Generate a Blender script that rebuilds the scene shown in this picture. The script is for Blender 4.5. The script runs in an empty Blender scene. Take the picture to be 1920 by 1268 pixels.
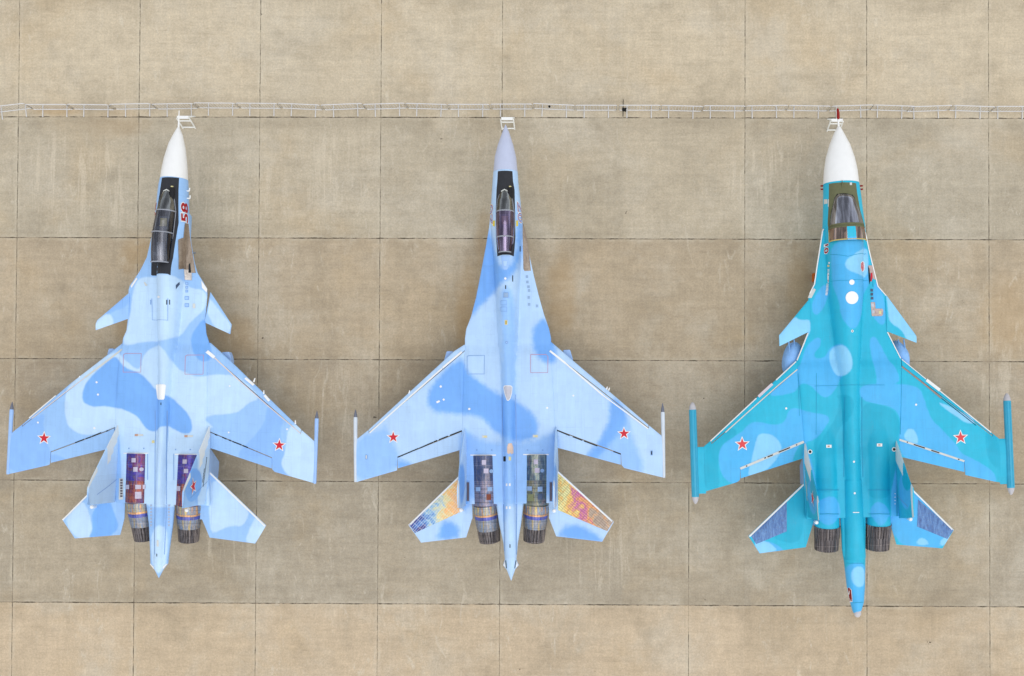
import bpy, bmesh, math, random
import numpy as np
from mathutils import Matrix, Vector

random.seed(7)
rng = np.random.RandomState(11)
scene = bpy.context.scene
COL = scene.collection

# ------------------------------------------------------------------ camera
H = 57.0
F, CX, CY, RA, RB, RC = 2172.72, 1103.669, 761.60, .01761564, .0074032, .00362457
GX0, GY0 = -28.7593, 21.2535            # first corner of the slab grid, slabs are 6 m


def rotm(a, b, c):
    ca, sa, cb, sb, cc, sc = math.cos(a), math.sin(a), math.cos(b), math.sin(b), math.cos(c), math.sin(c)
    Rx = np.array([[1, 0, 0], [0, ca, -sa], [0, sa, ca]])
    Ry = np.array([[cb, 0, sb], [0, 1, 0], [-sb, 0, cb]])
    Rz = np.array([[cc, -sc, 0], [sc, cc, 0], [0, 0, 1]])
    return Rz @ Ry @ Rx


ROT = rotm(RA, RB, RC)


def W(px, py, z=0.0):
    v = ROT @ np.array([(px - CX) / F, -(py - CY) / F, -1.0])
    t = (z - H) / v[2]
    return np.array([v[0] * t, v[1] * t, z])


cam_d = bpy.data.cameras.new('camera')
cam = bpy.data.objects.new('camera', cam_d)
COL.objects.link(cam)
M4 = np.eye(4); M4[:3, :3] = ROT; M4[2, 3] = H
cam.matrix_world = Matrix(M4.tolist())
cam_d.sensor_width = 36.0
cam_d.lens = F / 1920 * 36
cam_d.shift_x = (960 - CX) / 1920
cam_d.shift_y = (CY - 634) / 1920
cam_d.clip_start = 0.5
cam_d.clip_end = 6000
scene.camera = cam

# ------------------------------------------------------------------ light
SUN_EL, SUN_AZ = math.radians(68), math.radians(150)     # azimuth from +Y (image top) towards +X
world = bpy.data.worlds.new('World')
scene.world = world
world.use_nodes = True
wn = world.node_tree
bg = wn.nodes['Background']
sky = wn.nodes.new('ShaderNodeTexSky')
sky.sky_type = 'NISHITA'
sky.sun_disc = False
sky.sun_elevation = SUN_EL
sky.sun_rotation = SUN_AZ
sky.air_density = 1.0
sky.dust_density = 1.0
hs = wn.nodes.new('ShaderNodeHueSaturation')
hs.inputs['Saturation'].default_value = 0.18
wn.links.new(sky.outputs[0], hs.inputs['Color'])
wn.links.new(hs.outputs[0], bg.inputs['Color'])
bg.inputs['Strength'].default_value = 0.15
sun_d = bpy.data.lights.new('sun', 'SUN')
sun_d.energy = 0.7
sun_d.angle = math.radians(70)
sun_d.color = (1.0, 0.97, 0.92)
sun = bpy.data.objects.new('sun', sun_d)
COL.objects.link(sun)
sdir = Vector((math.sin(SUN_AZ) * math.cos(SUN_EL), math.cos(SUN_AZ) * math.cos(SUN_EL), math.sin(SUN_EL)))
sun.rotation_euler = sdir.to_track_quat('Z', 'Y').to_euler()
scene.view_settings.view_transform = 'Standard'
scene.view_settings.look = 'None'
scene.view_settings.gamma = 1
scene.view_settings.exposure = 0.46


# ------------------------------------------------------------------ helpers
def lin(r, g, b):
    def f(c):
        c /= 255.0
        return c / 12.92 if c <= .04045 else ((c + .055) / 1.055) ** 2.4
    return (f(r), f(g), f(b), 1.0)


class NT:
    """tiny node-graph helper"""
    def __init__(self, name):
        self.m = bpy.data.materials.new(name)
        self.m.use_nodes = True
        self.t = self.m.node_tree
        self.bsdf = self.t.nodes['Principled BSDF']

    def n(self, typ, **kw):
        nd = self.t.nodes.new(typ)
        for k, v in kw.items():
            setattr(nd, k, v)
        return nd

    def put(self, sock, val):
        if isinstance(val, bpy.types.NodeSocket):
            self.t.links.new(val, sock)
        elif val is not None:
            sock.default_value = val

    def math(self, op, a, b=None, c=None, clamp=False):
        nd = self.n('ShaderNodeMath', operation=op, use_clamp=clamp)
        for i, v in enumerate((a, b, c)):
            if v is not None:
                self.put(nd.inputs[i], v)
        return nd.outputs[0]

    def mix(self, fac, a, b, mode='MIX'):
        nd = self.n('ShaderNodeMix', data_type='RGBA', blend_type=mode)
        self.put(nd.inputs['Factor'], fac)
        self.put(nd.inputs['A'], a)
        self.put(nd.inputs['B'], b)
        return nd.outputs['Result']

    def rng(self, v, a, b, c=0.0, d=1.0, smooth=True):
        nd = self.n('ShaderNodeMapRange', interpolation_type='SMOOTHSTEP' if smooth else 'LINEAR')
        for i, x in enumerate((v, a, b, c, d)):
            self.put(nd.inputs[i], x)
        return nd.outputs[0]

    def coord(self, which='Object'):
        return self.n('ShaderNodeTexCoord').outputs[which]

    def mapping(self, vec, scale=(1, 1, 1), loc=(0, 0, 0), rot=(0, 0, 0)):
        nd = self.n('ShaderNodeMapping')
        self.put(nd.inputs['Vector'], vec)
        nd.inputs['Scale'].default_value = scale
        nd.inputs['Location'].default_value = loc
        nd.inputs['Rotation'].default_value = rot
        return nd.outputs[0]

    def noise(self, vec, scale=1.0, detail=3.0, rough=.5, dist=0.0):
        nd = self.n('ShaderNodeTexNoise')
        self.put(nd.inputs['Vector'], vec)
        nd.inputs['Scale'].default_value = scale
        nd.inputs['Detail'].default_value = detail
        nd.inputs['Roughness'].default_value = rough
        nd.inputs['Distortion'].default_value = dist
        return nd.outputs['Fac']

    def attr(self, name):
        return self.n('ShaderNodeAttribute', attribute_name=name).outputs['Fac']

    def ramp(self, fac, stops, interp='LINEAR'):
        nd = self.n('ShaderNodeValToRGB')
        cr = nd.color_ramp
        cr.interpolation = interp
        while len(cr.elements) < len(stops):
            cr.elements.new(0.5)
        for e, (p, c) in zip(cr.elements, stops):
            e.position = p
            e.color = c
        self.put(nd.inputs[0], fac)
        return nd.outputs[0]

    def sep(self, vec):
        nd = self.n('ShaderNodeSeparateXYZ')
        self.put(nd.inputs[0], vec)
        return nd.outputs

    def out(self, color=None, rough=None, metal=None, spec=None, normal=None):
        b = self.bsdf
        self.put(b.inputs['Base Color'], color)
        self.put(b.inputs['Roughness'], rough)
        self.put(b.inputs['Metallic'], metal)
        self.put(b.inputs['Specular IOR Level'], spec)
        if normal is not None:
            self.put(b.inputs['Normal'], normal)
        return self.m


def simple(name, rgb, rough=.5, metal=0.0, var=.06, scale=3.0, spec=.4):
    k = NT(name)
    c = lin(*rgb)
    nz = k.noise(k.coord(), scale, 4, .6)
    f = k.rng(nz, .3, .7, 1 - var, 1 + var, False)
    col = k.mix(1.0, c, f, 'MULTIPLY')
    nd = col.node
    cc = k.n('ShaderNodeCombineColor')
    for i in range(3):
        k.t.links.new(f, cc.inputs[i])
    k.t.links.new(cc.outputs[0], nd.inputs['B'])
    return k.out(col, rough, metal, spec)


def grey(k, f):
    cc = k.n('ShaderNodeCombineColor')
    for i in range(3):
        k.t.links.new(f, cc.inputs[i])
    return cc.outputs[0]


def mesh_obj(name, verts, faces, mats, parent=None, smooth=True, fmat=None, angle=35):
    me = bpy.data.meshes.new(name)
    me.from_pydata([tuple(map(float, v)) for v in verts], [], [tuple(map(int, f)) for f in faces])
    if not isinstance(mats, (list, tuple)):
        mats = [mats]
    for m in mats:
        me.materials.append(m)
    if fmat is not None:
        me.polygons.foreach_set('material_index', np.array(fmat, dtype=np.int32))
    me.validate()
    bm = bmesh.new(); bm.from_mesh(me)
    bmesh.ops.recalc_face_normals(bm, faces=bm.faces)
    bm.to_mesh(me); bm.free()
    if smooth:
        me.polygons.foreach_set('use_smooth', [True] * len(me.polygons))
        me.set_sharp_from_angle(angle=math.radians(angle))
    o = bpy.data.objects.new(name, me)
    COL.objects.link(o)
    if parent is not None:
        o.parent = parent
    return o


class MB:
    """collects simple solids into one mesh"""
    def __init__(self):
        self.v, self.f = [], []

    def add(self, v, f):
        n = len(self.v)
        self.v += [tuple(x) for x in v]
        self.f += [tuple(i + n for i in q) for q in f]

    def box(self, x0, x1, y0, y1, z0, z1):
        v = [(x, y, z) for z in (z0, z1) for y in (y0, y1) for x in (x0, x1)]
        self.add(v, [(0, 2, 3, 1), (4, 5, 7, 6), (0, 1, 5, 4), (2, 6, 7, 3), (0, 4, 6, 2), (1, 3, 7, 5)])

    def tube(self, pts, r, seg=8, closed=False):
        pts = [Vector(p) for p in pts]
        n = len(pts)
        rs = r if isinstance(r, (list, tuple)) else [r] * n
        rings = []
        up = Vector((0, 0, 1))
        for i, p in enumerate(pts):
            if closed:
                d = pts[(i + 1) % n] - pts[i - 1]
            else:
                d = pts[min(i + 1, n - 1)] - pts[max(i - 1, 0)]
            d.normalize()
            a = d.cross(up)
            if a.length < 1e-3:
                a = d.cross(Vector((1, 0, 0)))
            a.normalize(); b = d.cross(a)
            rings.append([p + rs[i] * (math.cos(t) * a + math.sin(t) * b)
                          for t in [2 * math.pi * k / seg for k in range(seg)]])
        v = [q for rg in rings for q in rg]
        f = []
        for i in range(n if closed else n - 1):
            j = (i + 1) % n
            for k in range(seg):
                l = (k + 1) % seg
                f.append((i * seg + k, i * seg + l, j * seg + l, j * seg + k))
        if not closed:
            f.append(tuple(range(seg)))
            f.append(tuple(range((n - 1) * seg, n * seg)))
        self.add(v, f)

    def build(self, name, mat, parent=None, smooth=True, angle=35):
        return mesh_obj(name, self.v, self.f, mat, parent, smooth, None, angle)


def grid_closed(name, U, V, ZT, ZB, mats, parent, fmat=None, angle=40):
    """closed solid between a top and a bottom height grid; U,V,ZT,ZB are n x m"""
    n, m = U.shape
    top = np.stack([U, V, ZT], -1).reshape(-1, 3)
    bot = np.stack([U, V, ZB], -1).reshape(-1, 3)
    verts = np.concatenate([top, bot])
    N = n * m
    idx = np.arange(N).reshape(n, m)
    a, b, c, d = idx[:-1, :-1].ravel(), idx[1:, :-1].ravel(), idx[1:, 1:].ravel(), idx[:-1, 1:].ravel()
    faces = [tuple(q) for q in np.stack([a, b, c, d], -1)] + [tuple(q) for q in np.stack([d, c, b, a], -1) + N]
    nf = len(a)
    ring = list(idx[0, :]) + list(idx[1:, -1]) + list(idx[-1, -2::-1]) + list(idx[-2:0:-1, 0])
    for i in range(len(ring)):
        p, q = ring[i], ring[(i + 1) % len(ring)]
        faces.append((p, q, q + N, p + N))
    fm = None
    if fmat is not None:
        g = fmat((U[:-1, :-1] + U[1:, 1:]) / 2, (V[:-1, :-1] + V[1:, 1:]) / 2).ravel()
        fm = list(g) + list(g) + [0] * len(ring)
    return mesh_obj(name, verts, faces, mats, parent, True, fm, angle)


def tag(o, label=None, cat=None, group=None, kind=None):
    if label: o['label'] = label
    if cat: o['category'] = cat
    if group: o['group'] = group
    if kind: o['kind'] = kind
    return o


def empty(name, loc, rz=0.0):
    o = bpy.data.objects.new(name, None)
    o.empty_display_size = .5
    o.location = loc
    o.rotation_euler = (0, 0, rz)
    COL.objects.link(o)
    return o


def chaikin(P, it=2):
    P = np.array(P, float)
    for _ in range(it):
        Q = np.roll(P, -1, 0)
        P = np.stack([P * .75 + Q * .25, P * .25 + Q * .75], 1).reshape(-1, 2)
    return P


def sdf(poly, X, Y):
    """signed distance, positive inside"""
    P = np.asarray(poly, float); Q = np.roll(P, -1, 0)
    d2 = np.full(X.shape, 1e9); ins = np.zeros(X.shape, bool)
    for (x0, y0), (x1, y1) in zip(P, Q):
        ex, ey = x1 - x0, y1 - y0
        t = np.clip(((X - x0) * ex + (Y - y0) * ey) / max(ex * ex + ey * ey, 1e-9), 0, 1)
        d2 = np.minimum(d2, (X - x0 - t * ex) ** 2 + (Y - y0 - t * ey) ** 2)
        if y0 != y1:
            c = ((y0 > Y) != (y1 > Y)) & (X < (x1 - x0) * (Y - y0) / (y1 - y0) + x0)
            ins ^= c
    return np.where(ins, 1, -1) * np.sqrt(d2)


# ------------------------------------------------------------------ ground material
def _g(px, py):
    p = W(px, py); return float(p[0]), float(p[1])


STAINS = [(*_g(884, 600), 1.0, 3.2, .42), (*_g(1052, 560), .9, 2.6, .30), (*_g(912, 450), .7, 1.8, .30), (*_g(1500, 540), .8, 2.4, .30), (*_g(440, 640), 1.4, 1.4, .25),
          (*_g(262, 480), 1.1, 1.6, .34), (*_g(110, 208), 1.6, .3, .30), (*_g(220, 230), 2.0, .9, .22), (*_g(1885, 590), 1.4, 2.4, .22), (*_g(240, 600), .9, 1.5, .25)]
DRAGS = [(*_g(120, 340), 3.4, 3.0, -.10), (*_g(215, 350), 2.2, 2.6, .12), (*_g(430, 350), 3.2, 2.4, -.03), (*_g(640, 330), 2.4, 2.6, .02), (*_g(1430, 330), 2.8, 1.8, .3),
         (*_g(1120, 1030), 2.2, 2.6, .12), (*_g(420, 1030), 2.4, 1.6, -.3), (*_g(640, 760), 2.0, 2.6, .05), (*_g(1870, 700), 1.6, 2.0, .0)]


def ground_mat():
    k = NT('worn_concrete')
    P = k.coord('Object')
    sx, sy, sz = k.sep(P)
    gx = k.math('DIVIDE', k.math('SUBTRACT', sx, GX0), 6.0)
    gy = k.math('DIVIDE', k.math('SUBTRACT', GY0, sy), 6.0)
    # one random tone per slab
    cell = k.n('ShaderNodeCombineXYZ')
    k.put(cell.inputs[0], k.math('FLOOR', gx)); k.put(cell.inputs[1], k.math('FLOOR', gy))
    wn_ = k.n('ShaderNodeTexWhiteNoise', noise_dimensions='3D')
    k.put(wn_.inputs['Vector'], cell.outputs[0])
    slab_v = wn_.outputs['Value']
    s2 = k.n('ShaderNodeTexWhiteNoise', noise_dimensions='3D')
    k.put(s2.inputs['Vector'], k.mapping(cell.outputs[0], (1, 1, 1), (7.3, 3.1, 2.2)))
    slab_w = s2.outputs['Value']
    # rows of slabs were poured from different mixes
    row = k.math('DIVIDE', k.math('FLOOR', gy), 8.0)
    GR = GROUND_ROWS
    rowcol = k.ramp(k.math('ADD', row, .06), [((i) / 8.0 if i else 0.0, c) for i, c in enumerate(GR)], 'CONSTANT')
    base = k.mix(k.rng(slab_w, 0, 1, 0, .22, False), rowcol, lin(190, 170, 138))
    base = k.mix(1.0, base, grey(k, k.rng(slab_v, 0, 1, .95, 1.05, False)), 'MULTIPLY')
    # broad stains, warm and grey
    big = k.noise(P, .16, 4, .6, .5)
    base = k.mix(k.rng(big, .48, .72, 0, .32), base, lin(188, 162, 122))
    big2 = k.noise(k.mapping(P, (1, 1, 1), (31, 12, 0)), .24, 5, .65, .3)
    base = k.mix(k.rng(big2, .46, .70, 0, .50), base, lin(200, 191, 173))
    big3 = k.noise(k.mapping(P, (1, 1, 1), (-11, 42, 0)), .42, 5, .6, .3)
    base = k.mix(k.rng(big3, .46, .74, 0, .28), base, lin(134, 123, 104))
    # brushed streaks across (screed) and fine streaks along
    st = k.noise(k.mapping(P, (.35, 3.2, 1)), 1.0, 5, .65)
    base = k.mix(1.0, base, grey(k, k.rng(st, .3, .7, .925, 1.06, False)), 'MULTIPLY')
    st2 = k.noise(k.mapping(P, (5.0, .35, 1)), 1.0, 4, .6)
    base = k.mix(1.0, base, grey(k, k.rng(st2, .3, .7, .96, 1.04, False)), 'MULTIPLY')
    # blotches
    bl = k.noise(P, 1.6, 6, .75)
    base = k.mix(1.0, base, grey(k, k.rng(bl, .25, .75, .87, 1.10, False)), 'MULTIPLY')
    mt = k.noise(k.mapping(P, (1, 1, 1), (17, 3, 0)), 3.4, 7, .8, .6)
    base = k.mix(1.0, base, grey(k, k.rng(mt, .3, .7, .94, 1.06, False)), 'MULTIPLY')
    hz = k.noise(k.mapping(P, (.9, 9, 1), (4, 8, 0)), 1.0, 4, .7)
    hzm = k.rng(k.noise(k.mapping(P, (1, 1, 1), (14, 88, 0)), .25, 2), .4, .6)
    base = k.mix(k.math('MULTIPLY', k.rng(hz, .54, .70, 0, .24), hzm), base, lin(136, 122, 100))
    # pale scuffs, broken up
    sc = k.noise(k.mapping(P, (1.8, .55, 1), (3, 9, 0)), 1.0, 7, .75, 1.2)
    sm = k.noise(k.mapping(P, (1, 1, 1), (60, 5, 0)), .12, 2, .5)
    base = k.mix(k.math('MULTIPLY', k.rng(sc, .55, .70, 0, .6), k.rng(sm, .40, .58)), base, lin(212, 203, 184))
    # aggregate grain
    gr = k.noise(P, 11, 4, .85)
    base = k.mix(1.0, base, grey(k, k.rng(gr, .25, .75, .76, 1.22, False)), 'MULTIPLY')
    gw = k.noise(k.mapping(P, (1, 1, 1), (1, 77, 0)), 7, 3, .8)
    base = k.mix(k.rng(gw, .5, .75, 0, .25), base, lin(190, 166, 128))
    # rusty wash stains, and groups of long pale drag marks, where the apron shows them
    for (sx0, sy0, r1, r2, am) in STAINS:
        dx = k.math('MULTIPLY', k.math('SUBTRACT', sx, sx0), 1 / r1); dy = k.math('MULTIPLY', k.math('SUBTRACT', sy, sy0), 1 / r2)
        dd = k.math('ADD', k.math('MULTIPLY', dx, dx), k.math('MULTIPLY', dy, dy))
        dd = k.math('ADD', dd, k.math('MULTIPLY', k.math('SUBTRACT', bl, .5), 1.2))
        base = k.mix(k.math('SUBTRACT', am, k.rng(dd, -.1, 1.2, 0, am)), base, lin(184, 146, 90))
    for (sx0, sy0, r1, r2, ang) in DRAGS:
        dx = k.math('MULTIPLY', k.math('SUBTRACT', sx, sx0), 1 / r1); dy = k.math('MULTIPLY', k.math('SUBTRACT', sy, sy0), 1 / r2)
        dd = k.math('ADD', k.math('MULTIPLY', dx, dx), k.math('MULTIPLY', dy, dy))
        dn = k.noise(k.mapping(P, (2.1, .16, 1), (sx0, 0, 0), (0, 0, ang)), 1.0, 5, .8, .4)
        f_ = k.math('MULTIPLY', k.rng(dn, .50, .62, 0, .48), k.math('SUBTRACT', 1.0, k.rng(dd, .2, 1.1)))
        base = k.mix(k.math('MULTIPLY', f_, k.rng(gr, .3, .6, .3, 1.0)), base, lin(214, 202, 180))
    # tiny dark spots
    vo = k.n('ShaderNodeTexVoronoi'); k.put(vo.inputs['Vector'], P); vo.inputs['Scale'].default_value = .55
    spot = k.math('LESS_THAN', vo.outputs['Distance'], k.rng(k.noise(P, 9, 2), .4, .7, .0, .07, False))
    pick = k.math('GREATER_THAN', k.sep(vo.outputs['Color'])[0], .72)
    base = k.mix(k.math('MULTIPLY', k.math('MULTIPLY', spot, pick), .75), base, lin(52, 44, 38))
    # joints between the slabs
    wob = k.math('MULTIPLY', k.math('SUBTRACT', k.noise(P, 1.3, 5, .8), .5), .012)

    def line(g):
        fr = k.math('FRACT', k.math('ADD', k.math('ADD', g, wob), .5))
        return k.math('MULTIPLY', k.math('ABSOLUTE', k.math('SUBTRACT', fr, .5)), 6.0)
    dv = line(gx); dh = line(gy)
    # the slab line under the middle of the apron is missing, one is offset in the lower rows
    ri = k.math('ROUND', gx)
    m5 = k.math('LESS_THAN', k.math('ABSOLUTE', k.math('SUBTRACT', ri, 5.0)), .5)
    m6 = k.math('LESS_THAN', k.math('ABSOLUTE', k.math('SUBTRACT', ri, 6.0)), .5)
    low = k.math('GREATER_THAN', gy, 4.0)
    dv = k.math('ADD', dv, k.math('MAXIMUM', m5, k.math('MULTIPLY', m6, low)))
    d290 = k.math('ADD', k.math('ABSOLUTE', k.math('SUBTRACT', gx, 5.545)), k.math('SUBTRACT', 1.0, low))
    dv = k.math('MINIMUM', dv, k.math('MULTIPLY', d290, 6.0))
    brk = k.noise(k.mapping(P, (1, 1, 1), (5, 5, 0)), 1.1, 6, .8)
    wv = k.rng(brk, .35, .68, .008, .028)
    wh = k.rng(brk, .38, .66, .008, .034)
    jv = k.math('SUBTRACT', 1.0, k.rng(k.math('DIVIDE', dv, wv), .6, 1.5))
    jh = k.math('SUBTRACT', 1.0, k.rng(k.math('DIVIDE', dh, wh), .6, 1.5))
    dm = k.math('MINIMUM', dv, dh)
    halo = k.math('MULTIPLY', k.math('SUBTRACT', 1.0, k.rng(dm, .05, .22)), k.rng(brk, .4, .65, .0, .45))
    base = k.mix(halo, base, lin(206, 196, 174))
    soil = k.math('MULTIPLY', k.math('SUBTRACT', 1.0, k.rng(dh, .1, 1.1)), k.rng(big2, .35, .6, .18, 0))
    base = k.mix(soil, base, lin(110, 98, 80))
    jm = k.math('MAXIMUM', k.math('MULTIPLY', jv, k.rng(brk, .35, .62, .26, .78)), k.math('MULTIPLY', jh, k.rng(brk, .35, .62, .36, .90)))
    base = k.mix(jm, base, lin(58, 47, 36))
    bump = k.n('ShaderNodeBump'); bump.inputs['Strength'].default_value = .25; bump.inputs['Distance'].default_value = .02
    k.put(bump.inputs['Height'], gr)
    return k.out(base, .9, 0, .2, bump.outputs[0])


GROUND_ROWS = [lin(201, 188, 164), lin(184, 174, 154), lin(181, 166, 143), lin(172, 159, 139),
               lin(172, 161, 142), lin(198, 179, 152), lin(197, 178, 151), lin(190, 175, 150)]

me = MB()
S = 2500.0
me.add([(-S, -S, 0), (S, -S, 0), (S, S, 0), (-S, S, 0)], [(0, 1, 2, 3)])
g = me.build('apron_ground', ground_mat(), None, False)
tag(g, 'sand grey concrete apron of square slabs with dark joints', 'ground', None, 'structure')


# ------------------------------------------------------------------ materials
def paint(name, base, light, dark, mid, w=.03, pl=.16):
    """camouflage paint: float attributes hold the signed distance to each painted patch"""
    k = NT(name)
    P = k.coord('Object')
    col = lin(*base)
    wob = k.math('MULTIPLY', k.math('SUBTRACT', k.noise(P, 4, 3, .6), .5), w * 1.5)
    for an, c in (('c_mid', mid), ('c_light', light), ('c_dark', dark)):
        if c is None:
            continue
        col = k.mix(k.rng(k.math('ADD', k.attr(an), wob), -w, w), col, lin(*c))
    col = k.mix(k.rng(k.attr('c_white'), -.03, .03), col, lin(226, 229, 226))
    # panel seams and rivet rows
    for sc, mort, off in ((.55, .010, 0.0), (1.5, .008, .31)):
        br = k.n('ShaderNodeTexBrick')
        k.put(br.inputs['Vector'], k.mapping(P, (1, 1, 1), (off, off * 2, 0), (0, 0, math.pi / 2)))
        br.inputs['Scale'].default_value = sc
        br.inputs['Mortar Size'].default_value = mort * sc
        br.inputs['Mortar Smooth'].default_value = .6
        br.inputs['Brick Width'].default_value = 1.2
        br.inputs['Row Height'].default_value = .62
        br.inputs['Color1'].default_value = (0, 0, 0, 1); br.inputs['Color2'].default_value = (.45, .45, .45, 1)
        br.inputs['Mortar'].default_value = (1, 1, 1, 1)
        gate = k.rng(k.noise(P, .8, 2), .42, .58)
        col = k.mix(k.math('MULTIPLY', k.math('MULTIPLY', br.outputs['Fac'], gate), pl), col, lin(50, 80, 130))
        pv = k.rng(k.sep(br.outputs['Color'])[0], 0, .45, .985, 1.03, False)
        col = k.mix(1.0, col, grey(k, pv), 'MULTIPLY')
    # streaky wear along the airflow, faint mottling
    st = k.noise(k.mapping(P, (4.5, .5, 2)), 1.0, 5, .65)
    col = k.mix(1.0, col, grey(k, k.rng(st, .3, .7, .955, 1.045, False)), 'MULTIPLY')
    mo = k.noise(P, 2.2, 6, .7)
    col = k.mix(1.0, col, grey(k, k.rng(mo, .3, .7, .96, 1.04, False)), 'MULTIPLY')
    dirt = k.noise(k.mapping(P, (1.6, .5, 1), (9, 4, 0)), 1.4, 6, .72)
    col = k.mix(k.rng(dirt, .60, .82, 0, .22), col, lin(120, 130, 140))
    fl = k.noise(P, 14, 2, .7)
    col = k.mix(k.rng(fl, .68, .78, 0, .20), col, lin(60, 80, 100))
    rg = k.rng(k.noise(P, 1.7, 4), .3, .7, .38, .56, False)
    return k.out(col, rg, 0, .35)


PA = paint('camouflage_paint', (151, 192, 238), (187, 216, 243), (118, 172, 236), (137, 182, 238), .06)
PB = paint('soft_camouflage_paint', (177, 208, 241), (189, 217, 244), (114, 169, 236), (146, 189, 240), .18)
PC = paint('turquoise_camouflage_paint', (36, 180, 212), (136, 204, 242), (20, 170, 202), (76, 178, 234), .05)

WHITE = simple('white_paint', (236, 237, 236), .35, 0, .02)
OFFWHITE = simple('off_white_panel', (205, 208, 204), .5, 0, .05)
GREYNOSE = simple('grey_radome_paint', (188, 196, 220), .4, 0, .03)
BLACK = simple('black_antiglare', (40, 42, 48), .7, 0, .12, 6)
OLIVE = simple('olive_antiglare', (102, 104, 74), .75, 0, .10, 5)
DARK = simple('dark_slot', (26, 30, 34), .8, 0, .1)
RED = simple('red_marking', (196, 22, 44), .5, 0, .06)
REDTXT = simple('red_number', (160, 14, 26), .5, 0, .08)
DARKRED = simple('dark_red_cover', (140, 18, 14), .7, 0, .1)
YELLOW = simple('yellow_marking', (222, 200, 70), .5, 0, .06)
PALEBLUE = simple('pale_blue_paint', (156, 192, 242), .5, 0, .05)
PALECOVER = simple('pale_blue_cover', (136, 186, 242), .85, 0, .10, 5)
SEAMBLUE = simple('seam_blue', (126, 164, 214), .6, 0, .05)
SEAMTEAL = simple('seam_teal', (26, 156, 194), .6, 0, .05)
RUBBER = simple('tyre_rubber', (30, 30, 32), .9, 0, .1)
STEEL = simple('gear_steel', (168, 172, 176), .4, .6, .08)
GALV = simple('galvanised_steel', (212, 211, 210), .5, .0, .08, 6)
FRAMEWHITE = simple('white_steel_frame', (236, 236, 230), .5, 0, .04)
SEATM = simple('seat_fabric', (86, 92, 98), .9, 0, .2, 9)
SEATTAN = simple('seat_cushion', (168, 160, 118), .9, 0, .15, 9)
FRAMEG = simple('grey_canopy_frame', (150, 154, 164), .5, .1, .1)
VISOR = simple('instrument_hood', (24, 24, 28), .8, 0, .1)
ORANGE = simple('orange_plastic', (206, 104, 30), .5, 0, .1)


def bare_metal(name, c1, c2, rough=.38):
    k = NT(name)
    P = k.coord()
    f = k.noise(k.mapping(P, (6, 1.2, 2)), 1.5, 6, .75)
    f2 = k.noise(P, 9, 5, .8)
    col = k.mix(k.rng(f, .3, .7, 0, 1, False), lin(*c1), lin(*c2))
    col = k.mix(k.rng(f2, .45, .7, 0, .4), col, lin(70, 62, 56))
    return k.out(col, rough, .45, .5)


GUNMETAL = bare_metal('bare_metal_panel', (128, 112, 98), (172, 158, 142))
PALEMETAL = bare_metal('pale_bare_metal', (196, 186, 178), (222, 214, 206), .45)
PINKMETAL = bare_metal('pinkish_bare_metal', (198, 178, 172), (178, 158, 152), .5)


def heat_metal(name, stops, ribs=0.0, seed=0.0, scale=(1.3, .35, 1), rough=.32, metal=.55, stretch=2.0, mul=.35):
    """temper-coloured metal: oxide tints in patches and stripes"""
    k = NT(name)
    P = k.coord()
    n1 = k.noise(k.mapping(P, scale, (seed, seed * 1.7, 0)), stretch, 5, .65, .6)
    n2 = k.noise(k.mapping(P, (9, .25, 1), (seed, 0, 0)), 1.0, 3, .6)
    f = k.math('ADD', k.math('MULTIPLY', n1, .72), k.math('MULTIPLY', n2, .28))
    f = k.rng(f, .30, .70, 0, 1, False)
    col = k.ramp(f, stops)
    if ribs:
        wv = k.n('ShaderNodeTexWave', wave_type='BANDS', bands_direction='Y')
        k.put(wv.inputs['Vector'], P); wv.inputs['Scale'].default_value = ribs
        wv.inputs['Distortion'].default_value = .3
        col = k.mix(k.rng(wv.outputs['Fac'], .0, .25, mul, 0), col, lin(24, 22, 34))
    for (cx_, cy_, tc, am) in ((7.5, 3.2, (24, 24, 34), .34), (2.3, 1.1, (214, 200, 196), .22)):
        sx, sy, sz = k.sep(P)
        for ax, fq in ((sx, cx_), (sy, cy_)):
            fr = k.math('ABSOLUTE', k.math('SUBTRACT', k.math('FRACT', k.math('MULTIPLY', ax, fq)), .5))
            ln = k.math('MULTIPLY', k.math('LESS_THAN', fr, .011 * fq), am)
            col = k.mix(ln, col, lin(*tc))
    sp = k.noise(P, 22, 3, .8)
    col = k.mix(1.0, col, grey(k, k.rng(sp, .3, .7, .72, 1.28, False)), 'MULTIPLY')
    gq = k.noise(k.mapping(P, (2, 2, 1), (seed, 3, 0)), 3.0, 4, .7)
    col = k.mix(k.rng(gq, .45, .65, 0, .45), col, lin(112, 108, 112))
    return k.out(col, rough, metal, .5)


def st(*a):
    n = len(a)
    return [(i / (n - 1), lin(*c)) for i, c in enumerate(a)]


HA = heat_metal('violet_heat_metal', st((40, 44, 92), (60, 64, 158), (92, 72, 170), (70, 66, 150), (134, 62, 92), (84, 74, 168), (62, 68, 150)), 4.0, 1.0, (1.0, 1.0, 1), mul=.16)
HA2 = heat_metal('violet_bronze_heat_metal', st((46, 48, 112), (86, 66, 150), (118, 60, 92), (176, 96, 72), (104, 58, 96), (78, 64, 140), (136, 72, 80)), 2.0, 9.0, (1.5, .4, 1), mul=.16)
HB1 = heat_metal('slate_heat_metal', st((60, 70, 100), (96, 104, 138), (72, 86, 118), (134, 130, 146), (64, 74, 106)), 5.0, 4.0, mul=.22)
HB2 = heat_metal('blue_heat_metal', st((54, 74, 120), (92, 124, 176), (150, 138, 150), (88, 112, 150), (178, 156, 150), (60, 82, 126)), 1.5, 6.0)
HB3 = heat_metal('teal_heat_metal', st((52, 78, 98), (84, 118, 132), (170, 176, 160), (110, 130, 138), (62, 86, 112), (176, 146, 122), (70, 96, 120)), 5.0, 8.0, mul=.25)
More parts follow.
